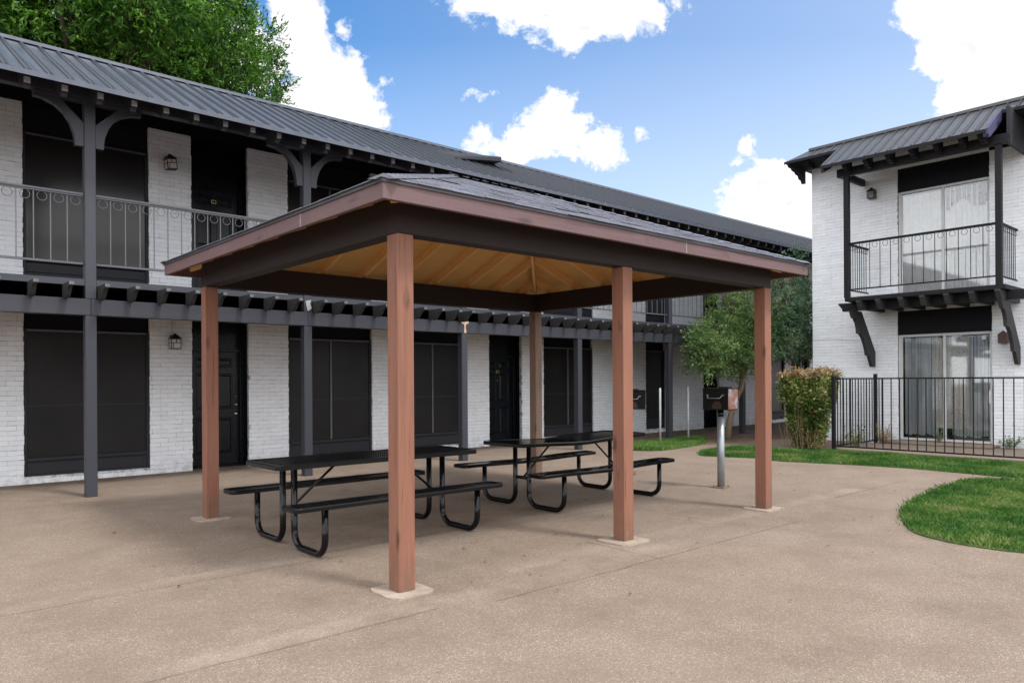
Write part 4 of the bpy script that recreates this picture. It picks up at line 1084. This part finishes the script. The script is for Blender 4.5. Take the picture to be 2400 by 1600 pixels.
# corner eave: scalloped board from eave to wall, dark soffit
mb = MB(); lo = [(XW - .01, 6.62), (18.38, 6.60), (18.33, 6.68), (18.22, 6.70), (18.17, 6.78), (18.06, 6.79), (18.0, 6.84), (17.88, 6.85), (17.82, 6.90), (17.7, 6.905), (17.66, 6.95), (17.62, 6.965)]
mb.prism(lo + [(17.62, z2(XM) - t_ - .004), (XW - .01, z2(XM) - t_ - .004)], 1, 9.36, 9.42); mb.build('bargeboard', 'siding', B2)
mb = MB(); mb.box(17.64, XW - .035, -4, 9.355, 6.955, 6.975); mb.box(XW - .034, XW - .003, -4, 5.19, 6.50, 6.95); mb.build('soffit', 'soffit', B2)
def tail2(xa, xb, y, drop=.2):
    u = lambda x: z2(x) - t_ - .003
    P_ = [(xa, u(xa)), (xa, u(xa) - .06), (xa + .035, u(xa) - .075), (xa + .05, u(xa) - .11), (xa + .09, u(xa) - .12), (xa + .105, u(xa) - .155), (xa + .15, u(xa) - .16), (xa + .19, u(xa) - .19), (xb, u(xa) - .19), (xb, u(xb))]
    mb = MB(); mb.prism(P_, 1, y - .045, y + .045, 0, 1); return mb.build('rafter', ['ink_y', 'grey_end'], B2)
for y in (7.63, 7.16, 6.68, 6.2, 5.72, 5.25, 4.9): tail2(16.82, 17.19, y)
for y in (8.95, 8.45, 3.9, 3.1, 2.3): tail2(17.66, 18.1, y)
lantern('black lantern on the brick wall beside the small balcony window', (XW, 7.655, 5.90), 'x', glow='smoked')
lantern('rusty brown closed lantern under the knee brace by the sliding door', (XW, 4.925, 2.30), 'x', 'rustlamp', 0, 'rustlamp')

# ================================================================== PATIO AND IRON FENCE
mb = MB(); mb.bbox(15.86, XW - .035, -3.5, 7.38, 0, .055, .012); tag(mb.build('patio_slab', 'slabgrey'), kind='structure')
mb = MB(); mb.bbox(17.85, XW - .036, 5.0, 7.3, .056, .112, .015); tag(mb.build('patio_step', 'slabgrey'), kind='structure')
fen = thing('metal_fence', 'low black iron picket fence closing off the patio beside the hedge', 'fence', (15.8, 5, 0))
FX, FY = 15.80, 7.40
for x, y, z in ((FX, FY, 1.60), (17.93, FY, 1.65), (FX, 2.55, 1.60), (FX, -2.3, 1.6)):
    mb = MB(); mb.bbox(x - .035, x + .035, y - .035, y + .035, 0, z, .004); mb.bbox(x - .04, x + .04, y - .04, y + .04, z + .001, z + .018, .004); mb.build('fence_post', 'iron', fen)
def fence_run(axis, fixed, u0, u1, pitch):
    mb = MB()
    def bb(ua, ub, w, za, zb):
        if axis == 1: mb.bbox(fixed - w, fixed + w, ua, ub, za, zb, .002)
        else: mb.bbox(ua, ub, fixed - w, fixed + w, za, zb, .002)
    bb(u0, u1, .014, 1.545, 1.575); bb(u0, u1, .014, .095, .125)
    n = int((u1 - u0) / pitch)
    for i in range(1, n): u = u0 + (u1 - u0) * i / n; bb(u - .009, u + .009, .009, .126, 1.544)
    mb.build('fence_panel', 'iron', fen)
fence_run(1, FX, 2.587, FY - .037, .1615); fence_run(1, FX, -2.26, 2.513, .1615); fence_run(0, FY, FX + .037, 17.893, .145); fence_run(0, FY, 17.967, XW - .04, .145)

# ================================================================== GRILLS AND PIPES
def charcoal_grill(label, x, y, h, s=1.0, rot=0, wide=1.0):
    t = thing('charcoal_grill', label, 'grill', (x, y, 0), 'park grills on posts')
    mb = MB(); mb.bbox(x - .1, x + .1, y - .1, y + .1, 0, .014, .004)
    for a in (-1, 1):
        for b in (-1, 1): mb.tube([(x + a * .075, y + b * .075, .012), (x + a * .075, y + b * .075, .035)], .009, 6)
    mb.build('base_plate', 'rustbase', t)
    z0 = h - .30 * s
    mb = MB(); mb.tube([(x, y, .014), (x, y, z0 - .1)], .052, 16); mb.build('post', 'galv', t, True)
    mb = MB(); mb.tube([(x, y, z0 - .12), (x, y, z0 - .002)], .045, 14); mb.build('swivel_neck', 'coat', t, True)
    W, D = .197 * s * wide, .155 * s
    b = MB(); th = .012
    b.box(x - W, x + W, y - D, y + D, z0, z0 + .012)                                   # floor
    b.box(x - W, x + W, y - D, y - D + th, z0 + .0125, h, 0); b.prism([(x - W * .3, z0 + .02), (x + W * .5, z0 + .02), (x + W * .45, z0 + .09), (x + W * .3, z0 + .13), (x - W * .05, z0 + .12), (x - W * .25, z0 + .07)], 1, y - D - .0015, y - D - .0005, 2)                            # face with the handle
    b.box(x - W, x + W, y + D - th, y + D, z0 + .0125, h, 0)
    b.box(x - W, x - W + th, y - D + th + .001, y + D - th - .001, z0 + .0125, h, 1, {5: 1}); b.box(x + W - th, x + W, y - D + th + .001, y + D - th - .001, z0 + .0125, h, 1)
    b.box(x - W - .006, x + W + .006, y - D - .006, y + D + .006, h + .001, h + .012)    # lid
    b.box(x - W * .2, x + W * .55, y + D * .1, y + D * .9, h + .013, h + .03)
    bd = b.build('firebox', ['grill', 'grill_side', 'grill_rust'], t)
    hd = MB(); zz = z0 + .19 * s
    for a in (-1, 1):
        hd.bbox(x + a * W * .62 - .018, x + a * W * .62 + .018, y - D - .014, y - D - .001, zz + .012, zz + .032, .003)
        hd.tube([(x + a * W * .55, y - D - .012, zz + .015), (x + a * W * .5, y - D - .05, zz - .02)], .007, 6)
    hd.tube([(x - W * .52, y - D - .05, zz - .02), (x - W * .2, y - D - .05, zz - .022), (x + W * .2, y - D - .05, zz - .022), (x + W * .52, y - D - .05, zz - .02)], .0055, 8)
    hd.build('handle', 'dull', t, True)
    t.rotation_euler = (0, 0, rot); return t
charcoal_grill('charcoal grill box with a rust streaked side on a galvanised post by the pavilion', 9.354, 6.037, 1.425, 1.0, -1.489)
charcoal_grill('charcoal grill half hidden behind the middle pavilion post near the building', 9.60, 7.92, 1.38, 1.0, -.884, 1.3)
for (x, y, h, lab) in ((14.86, 11.3, 1.35, 'thin pale pipe stake standing nearer the charcoal grill and picnic tables'), (16.03, 11.3, 1.37, 'thin pale pipe stake standing next to the small tree')):
    mb = MB(); mb.tube([(x, y, 0), (x, y, h)], .026, 10); mb.tube([(x, y, h), (x, y, h + .006)], .022, 10)
    o = mb.build('metal_pipe', 'pipe', None, True); tag(o, lab, 'pipe', 'pale pipe stakes')

# ================================================================== PLANTS
def leaves(P, D, L, W, droop=.25, fold=.0, rng=RNG):
    """diamond leaves at P pointing along D (n,3)"""
    n = len(P); D = D + rng.normal(0, .35, (n, 3)); D[:, 2] -= droop; D /= np.linalg.norm(D, axis=1)[:, None] + 1e-9
    S = np.cross(D, rng.normal(0, 1, (n, 3)) * .6 + np.array([0, 0, 1.])); S /= np.linalg.norm(S, axis=1)[:, None] + 1e-9
    Lr = L * rng.uniform(.65, 1.25, n)[:, None]; Wr = W * rng.uniform(.7, 1.2, n)[:, None]
    N_ = np.cross(S, D)
    V = np.zeros((n, 4, 3)); V[:, 0] = P; V[:, 1] = P + D * Lr * .45 + S * Wr / 2 + N_ * Lr * .06; V[:, 2] = P + D * Lr; V[:, 3] = P + D * Lr * .45 - S * Wr / 2 + N_ * Lr * .06
    return V.reshape(-1, 3), (np.arange(n)[:, None] * 4 + np.arange(4)[None, :])
def sprays(centers, outs, per, size, rng=RNG):
    """leaf positions along short twigs at each centre, pointing outwards"""
    n = len(centers); t = rng.uniform(0, 1, (n, per)); tw = outs + rng.normal(0, .45, (n, 3)); tw /= np.linalg.norm(tw, axis=1)[:, None]
    P = centers[:, None, :] + tw[:, None, :] * (t[..., None] * size) + rng.normal(0, size * .09, (n, per, 3))
    D = tw[:, None, :] * .9 + rng.normal(0, .55, (n, per, 3))
    return P.reshape(-1, 3), D.reshape(-1, 3)
def blob_points(blobs, n, shell=.55, rng=RNG):
    """n points spread in a set of (cx,cy,cz,rx,ry,rz) ellipsoids, denser near the surface"""
    b = np.array(blobs, float); w = (b[:, 3] * b[:, 4] * b[:, 5]) ** .75; k = rng.choice(len(b), n, p=w / w.sum())
    d = rng.normal(0, 1, (n, 3)); d /= np.linalg.norm(d, axis=1)[:, None]
    r = rng.uniform(shell ** 3, 1, n) ** (1 / 3)
    return b[k, :3] + d * b[k, 3:] * r[:, None], d
def tree(name, label, base, trunk, blobs, nspray, per, size, L, W, leafmat, barkmat, limb_r, cat='tree', droop=.2, shell=.5, inner=.25, group=None, extra=None):
    t = thing(name, label, cat, base, group)
    mb = MB(); path = [Vector(p) for p in trunk[0]]; mb.tube(path, trunk[1], 10)
    top = path[-1]; rr = trunk[1][-1]
    for b in blobs:
        c = Vector(b[:3]); mid = top.lerp(c, .5) + Vector((random.uniform(-.2, .2) * b[3], random.uniform(-.2, .2) * b[3], .12 * b[5]))
        mb.tube([top - Vector((0, 0, .05)), mid, c], [rr * .6, rr * .36, rr * .16], 6)
        for _ in range(3):
            e = c + Vector((random.uniform(-1, 1) * b[3], random.uniform(-1, 1) * b[4], random.uniform(-.5, 1) * b[5])) * .75
            mb.tube([mid, c.lerp(e, .5), e], [rr * .22, rr * .14, rr * .05], 5)
    mb.build('trunk', barkmat, t, True)
    P, d = blob_points(blobs, nspray, shell)
    if extra is not None: P = np.vstack([P, extra[0]]); d = np.vstack([d, extra[1]])
    LP, LD = sprays(P, d, per, size); V, F = leaves(LP, LD, L, W, droop)
    np_mesh('crown', V, F, leafmat, t)
    return t
def rblobs(c, R, n, r0, r1, seed, squash=.8, lo=-1):
    rg = random.Random(seed); out = []
    while len(out) < n:
        d = Vector((rg.gauss(0, 1), rg.gauss(0, 1), rg.gauss(0, 1))).normalized()
        if d.z < lo: continue
        k = rg.uniform(.35, 1); r = rg.uniform(r0, r1)
        out.append((c[0] + d.x * R[0] * k, c[1] + d.y * R[1] * k, c[2] + d.z * R[2] * k, r, r, r * squash))
    return out
random.seed(21)
BT_ = (4.3, 21.5, 0)
bb_ = rblobs((4.3, 21.5, 11.2), (4.6, 3.6, 3.6), 60, .6, 1.15, 4, .75, -.85) + [(8.6, 21.2, 9.6, .85, .9, .8), (8.85, 21.2, 10.4, .7, .8, .8), (8.3, 21.0, 11.3, 1.0, .9, .8), (7.4, 20.8, 10.2, 1.3, 1.1, 1.0), (6.3, 20.5, 11.6, 1.2, 1.1, .9), (6.2, 20.6, 9.4, 1.2, 1.1, .8), (3.6, 20.2, 9.8, 1.4, 1.2, 1.0), (1.5, 20.2, 9.6, 1.3, 1.2, 1.0), (4.9, 20.0, 10.8, 1.3, 1.1, .9), (2.4, 20.0, 11.2, 1.3, 1.1, .9), (-.3, 20.4, 10, 1.4, 1.2, 1.1)]
tree('shade_tree', 'tall bright green tree rising behind the long metal roof', BT_, ([(4.3, 21.5, 0), (4.35, 21.5, 2.5), (4.2, 21.5, 5), (4.3, 21.45, 7.2)], [.34, .28, .24, .2]), bb_, 12500, 13, .50, .16, .048, 'leaf_big', 'darkbark', .2, droop=-.1, shell=.62)
random.seed(22)
# small leaning tree in the planting bed
tb = [(16.3, 10.45, 2.15, .8, .55, .42), (15.7, 10.4, 2.35, .55, .5, .4), (16.9, 10.5, 2.45, .85, .6, .5), (16.2, 10.45, 2.8, .75, .55, .38), (17.3, 10.45, 2.05, .6, .5, .4), (17.1, 10.4, 3.0, .6, .5, .4), (16.6, 10.5, 3.45, .45, .4, .38), (17.5, 10.5, 3.55, .5, .45, .45), (15.5, 10.45, 1.95, .45, .4, .3), (16.2, 10.4, 3.75, .25, .25, .35), (17.9, 10.3, 2.6, .6, .5, .5), (18.0, 10.2, 3.2, .5, .45, .4), (15.3, 10.4, 2.5, .3, .3, .25), (16.5, 10.4, 4.1, .14, .14, .3)]
tree('small_tree', 'small leaning tree with yellow green leaves over the bare soil bed', (16.88, 10.69, 0), ([(16.88, 10.69, 0), (16.95, 10.68, .45), (17.05, 10.62, .9), (17.32, 10.55, 1.35), (17.3, 10.5, 1.65)], [.10, .08, .07, .075, .065]), tb, 2600, 16, .24, .062, .032, 'leaf_olive', 'bark', .06, droop=.05, shell=.35)
tb = [(18.9, 10.0, 3.55, .6, .5, .5), (19.3, 10.1, 3.05, .65, .5, .45), (18.3, 9.95, 2.9, .6, .5, .45), (19.0, 10.0, 2.45, .8, .5, .32), (18.2, 9.9, 3.5, .4, .35, .4), (18.9, 10.0, 4.2, .4, .35, .4), (19.7, 10.1, 3.9, .4, .35, .4), (17.8, 9.9, 2.5, .5, .4, .3), (19.7, 10.1, 2.5, .5, .4, .35), (19.1, 10.0, 4.75, .22, .2, .3), (17.6, 9.9, 4.35, .12, .12, .3), (18.2, 9.95, 4.6, .1, .1, .25)]
tree('small_tree', 'small tree with blue green leaves squeezed into the gap between the two buildings', (19.2, 10.15, 0), ([(19.2, 10.15, 0), (19.25, 10.12, .8), (19.15, 10.08, 1.6), (19.0, 10.0, 2.3)], [.08, .065, .06, .05]), tb, 1500, 15, .26, .065, .034, 'leaf_blue', 'bark', .05, droop=.05, shell=.35)
# clipped hedge: narrow at the foot, dry along the top
hg = thing('hedge', 'clipped hedge with a browned dry top and bare stems at the foot', 'hedge', (15.95, 8.25, 0))
mb = MB(); rg = random.Random(9)
for _ in range(70):
    x, y = rg.uniform(15.7, 16.2), rg.uniform(7.78, 8.5); fx, fy = (x - 15.95) * 1.6 + 15.95, (y - 8.12) * 1.3 + 8.12; z = rg.uniform(.35, .95)
    mb.tube([(x, y, 0), ((x + fx) / 2 + rg.uniform(-.05, .05), (y + fy) / 2 + rg.uniform(-.05, .05), z * .55), (fx, fy, z)], [.008, .006, .003], 4)
mb.build('stems', 'twig', hg)
n = 21000; P = RNG.uniform((-1, -1, 0), (1, 1, 1), (n, 3)); q = P[:, 2]
wd = .50 + .50 * np.clip((q - .12) / .55, 0, 1)
keep = RNG.uniform(0, 1, n) < np.clip(.42 + 1.25 * q, 0, 1)
e = np.abs(P[:, :2]).max(1); keep &= (e > .55) | (RNG.uniform(0, 1, n) < .35)
P, q, wd = P[keep], q[keep], wd[keep]
lump = 1 + .07 * np.sin(P[:, 1] * 7 + q * 9) + .05 * np.sin(q * 17 + P[:, 0] * 5)
HV = np.c_[16.0 + P[:, 0] * .38 * wd * lump, 8.06 + P[:, 1] * .50 * wd * lump, .06 + q * (1.66 + .04 * np.sin(P[:, 1] * 6) + .03 * np.sin(P[:, 0] * 9 + P[:, 1] * 13))]
HD = np.c_[P[:, 0], P[:, 1], np.full(len(P), .15)] * .6 + RNG.normal(0, .6, P.shape)
dry = (q > .97 - .07 * RNG.uniform(0, 1, len(q))) | (RNG.uniform(0, 1, len(q)) < .10 + .25 * (q < .2))
for nm, msk, mt in (('foliage', ~dry, 'leaf_hedge'), ('dry_foliage', dry, 'leaf_dry')):
    V, F = leaves(np.repeat(HV[msk], 2, 0) + RNG.normal(0, .025, (2 * msk.sum(), 3)), np.repeat(HD[msk], 2, 0), .075, .034, .0); np_mesh(nm, V, F, mt, hg)
def shrub(name, label, c, r, h, n, L, W, mat, seed, cat='plant', group=None):
    t = thing(name, label, cat, (c[0], c[1], c[2]), group); rg = random.Random(seed); mb = MB(); PP, DD = [], []
    for _ in range(n):
        a = rg.uniform(0, 2 * math.pi); k = rg.uniform(.2, 1) * r; e = Vector((c[0] + math.cos(a) * k, c[1] + math.sin(a) * k, c[2] + rg.uniform(.4, 1) * h)); b = Vector((c[0] + math.cos(a) * k * .2, c[1] + math.sin(a) * k * .2, c[2]))
        m_ = b.lerp(e, .5) + Vector((0, 0, .05 * h)); mb.tube([b, m_, e], [.004, .003, .002], 4)
        for s in np.linspace(.25, 1, 7): p = b.lerp(e, s); PP.append(p); DD.append((e - b).normalized() * .4 + Vector((rg.gauss(0, .6), rg.gauss(0, .6), .2)))
    mb.build('stem', 'twig', t)
    V, F = leaves(np.array([tuple(p) for p in PP]), np.array([tuple(p) for p in DD]), L, W, 0); np_mesh('foliage', V, F, mat, t)
shrub('patio_plant', 'straggly dark plant at the inner fence post by the brick wall', (17.75, 7.15, .05), .3, .45, 26, .07, .03, 'leaf_dry', 1, group='straggly plants along the patio')
shrub('patio_plant', 'low straggly plant between the hedge and the fence pickets', (16.35, 7.2, .05), .3, .5, 26, .07, .03, 'leaf_hedge', 2, group='straggly plants along the patio')
shrub('patio_plant', 'small leafy weed against the brick under the rusty lantern', (18.2, 4.75, .05), .28, .25, 22, .06, .035, 'leaf_blue', 3, group='straggly plants along the patio')
shrub('patio_plant', 'tiny weed growing in front of the sliding glass door', (18.2, 6.15, .11), .16, .28, 14, .05, .025, 'leaf_blue', 4, group='straggly plants along the patio')
# fallen leaves
def litter(name, label, regions, L, W):
    Ps = []
    for (x0, x1, y0, y1, n) in regions: Ps.append(np.c_[RNG.uniform(x0, x1, n), RNG.uniform(y0, y1, n), np.full(n, .012) + RNG.uniform(0, .006, n)])
    P = np.vstack(Ps); P = P[RNG.permutation(len(P))]; a = RNG.uniform(0, 6.28, len(P)); D = np.c_[np.cos(a), np.sin(a), RNG.normal(.1, .1, len(P))]
    n_ = len(P); S = np.c_[-np.sin(a), np.cos(a), RNG.normal(0, .3, n_)]; Lr = L * RNG.uniform(.25, 1.2, n_)[:, None]; Wr = W * RNG.uniform(.5, 1.3, n_)[:, None]
    V = np.zeros((n_, 4, 3)); V[:, 0] = P; V[:, 1] = P + D * Lr * .5 + S * Wr; V[:, 2] = P + D * Lr; V[:, 3] = P + D * Lr * .5 - S * Wr; V[:, :, 2] = np.maximum(V[:, :, 2], .006)
    tag(np_mesh(name, V.reshape(-1, 3), np.arange(n_ * 4).reshape(-1, 4), 'litter'), label, 'leaf litter', kind='stuff')
litter('leaf_litter', 'scattered dry leaves and crumbs on the tan concrete', [(-1, 13, 13.1, 13.55, 260), (3, 11, 11.5, 13, 70), (-1, 9, 2.5, 9, 90), (3, 8.3, 4.8, 8.6, 60), (9, 14, 4, 10, 40), (14.5, 19, 10, 12.5, 320), (15, 16.8, 7.2, 9.2, 160)], .045, .012)

# ================================================================== SKY AND SUN
SUN_EL, SUN_AZ = math.radians(56), Vector((.26, -.95, 0)).normalized()
wd_ = bpy.data.worlds.new('World'); SC.world = wd_; wd_.use_nodes = True
N = NT(wd_.node_tree); bg = wd_.node_tree.nodes['Background']
sky = N.n('ShaderNodeTexSky', sky_type='NISHITA'); sky.sun_disc = False; sky.sun_elevation = SUN_EL; sky.sun_rotation = math.atan2(SUN_AZ.x, SUN_AZ.y)
sky.air_density = 1.0; sky.dust_density = .9; sky.ozone_density = 2.0; sky.altitude = 100
SKY_S = .115
g = N.n('ShaderNodeTexCoord').outputs['Generated']; d = N.vmath('NORMALIZE', g)
fz = N.vmath('DOT_PRODUCT', d, tuple(Fw), 1); fx = N.vmath('DOT_PRODUCT', d, tuple(Rt), 1); sz = N.n('ShaderNodeSeparateXYZ'); N.put(sz.inputs[0], d)
inv = N.math('DIVIDE', 1.0, N.math('MAXIMUM', fz, .05)); U_ = N.math('MULTIPLY', fx, inv); V_ = N.math('MULTIPLY', sz.outputs[2], inv)
cb = N.n('ShaderNodeCombineXYZ'); N.put(cb.inputs[0], U_); N.put(cb.inputs[1], V_)
def cv(px, py): return ((px - 1200) / F_PX, (CY - py) / F_PX)
CLOUDS = [(700, 40, 70, 110), (730, 130, 62, 70), (775, 185, 85, 75), (840, 245, 68, 55), (720, 250, 110, 60), (880, 275, 32, 26), (520, 5, 55, 16), (300, 60, 330, 75), (560, 130, 130, 90),
          (1320, 5, 250, 52), (1370, 55, 165, 48), (1340, 92, 48, 34), (1515, 20, 62, 38), (1120, 8, 60, 26),
          (1305, 305, 88, 66), (1315, 250, 48, 46), (1405, 342, 66, 48), (1235, 335, 70, 48), (1190, 345, 66, 38), (1135, 318, 34, 28), (1150, 350, 40, 20), (1500, 318, 18, 15), (1290, 360, 120, 22),
          (1800, 450, 96, 70), (1870, 430, 70, 50), (1790, 520, 120, 60), (1755, 350, 20, 34), (1735, 385, 22, 22), (1890, 520, 80, 70),
          (2320, 40, 210, 120), (2270, 130, 135, 90), (2310, 210, 120, 80), (2290, 270, 84, 60), (2130, 20, 40, 36), (2095, 60, 14, 9), (2380, 200, 90, 140),
          (806, 70, 9, 8), (902, 190, 16, 10), (1146, 220, 22, 7)]
fld = None
for (px, py, rx, ry) in CLOUDS:
    u, v = cv(px, py); a = N.math('MULTIPLY', N.math('SUBTRACT', U_, u), F_PX / rx); b = N.math('MULTIPLY', N.math('SUBTRACT', V_, v), F_PX / ry)
    q = N.math('SUBTRACT', 1.0, N.math('SQRT', N.math('ADD', N.math('MULTIPLY', a, a), N.math('MULTIPLY', b, b))))
    q = N.math('MULTIPLY', q, min(rx, ry) / 60.)
    fld = q if fld is None else N.math('SMOOTH_MAX', fld, q, .12)
nz = N.noise(cb.outputs[0], 26, 12, .68, dist=.25); nz2 = N.noise(cb.outputs[0], 8, 4, .55)
fr_ = N.math('ADD', N.math('ADD', fld, .06), N.math('ADD', N.math('MULTIPLY', N.math('SUBTRACT', nz, .5), 1.9), N.math('MULTIPLY', N.math('SUBTRACT', nz2, .5), .8)))
m_front = N.math('MULTIPLY', N.rng(fr_, -.08, .26), N.math('GREATER_THAN', fz, .06))
# unseen bright broken cloud overhead and behind, added as soft fill light
nb = N.noise(d, 2.6, 6, .6)
out_u = N.rng(N.math('ABSOLUTE', U_), .72, .9); out_v = N.rng(V_, .54, .68); beh = N.rng(fz, .35, .2)
edge = N.math('MAXIMUM', N.math('MAXIMUM', out_u, out_v), beh)
lo_ = N.rng(fz, -.15, .45, .30, .47)
m_back = N.math('MULTIPLY', N.rng(N.math('SUBTRACT', nb, lo_), 0., .12), edge)
haze_ = N.math('MULTIPLY', N.math('ADD', N.rng(V_, .46, .08, 0, .42), N.rng(U_, -.25, .6, 0, .26)), N.math('GREATER_THAN', fz, .06))
mask = N.math('MAXIMUM', N.math('MAXIMUM', m_front, m_back), haze_)
core_ = N.rng(fr_, .1, .9)
under = N.noise(N.vmath('ADD', cb.outputs[0], (.0, .035, 0)), 11, 6, .6)
shade = N.math('SUBTRACT', .47, N.math('MULTIPLY', N.math('MULTIPLY', core_, N.rng(under, .44, .68)), .12))
shade = N.mix(edge, shade, N.rng(N.noise(d, 3.3, 5, .6), .3, .7, .75, 1.2), 'FLOAT')
CLOUD_L = 1.25
ccol = N.vmath('SCALE', (1.0, 1.0, 1.02)); N.put(ccol.node.inputs['Scale'], N.math('MULTIPLY', shade, CLOUD_L))
scol = N.n('ShaderNodeHueSaturation'); scol.inputs['Saturation'].default_value = 1.27; N.put(scol.inputs['Color'], sky.outputs[0])
ssc = N.vmath('SCALE', scol.outputs[0]); ssc.node.inputs['Scale'].default_value = 1.0
# cloud radiance is divided by the background strength so both share one Background node
csc = N.vmath('SCALE', ccol); csc.node.inputs['Scale'].default_value = 1 / SKY_S
wd_.node_tree.links.new(N.mix(mask, ssc, csc), bg.inputs[0]); bg.inputs[1].default_value = SKY_S
sl = bpy.data.lights.new('sun', 'SUN'); sl.energy = 1.5; sl.angle = math.radians(10); sl.color = (1, .975, .94)
so = bpy.data.objects.new('sun', sl); COL.objects.link(so)
sd = Vector((SUN_AZ.x * math.cos(SUN_EL), SUN_AZ.y * math.cos(SUN_EL), math.sin(SUN_EL)))
so.rotation_euler = (-sd).to_track_quat('-Z', 'Y').to_euler(); so.location = sd * 60
SC.view_settings.view_transform = 'Standard'; SC.view_settings.look = 'None'; SC.view_settings.exposure = 1.0; SC.view_settings.gamma = 1
SC.cycles.max_bounces = 8; SC.cycles.transparent_max_bounces = 12; SC.cycles.use_denoising = True; SC.cycles.caustics_reflective = False; SC.cycles.caustics_refractive = False
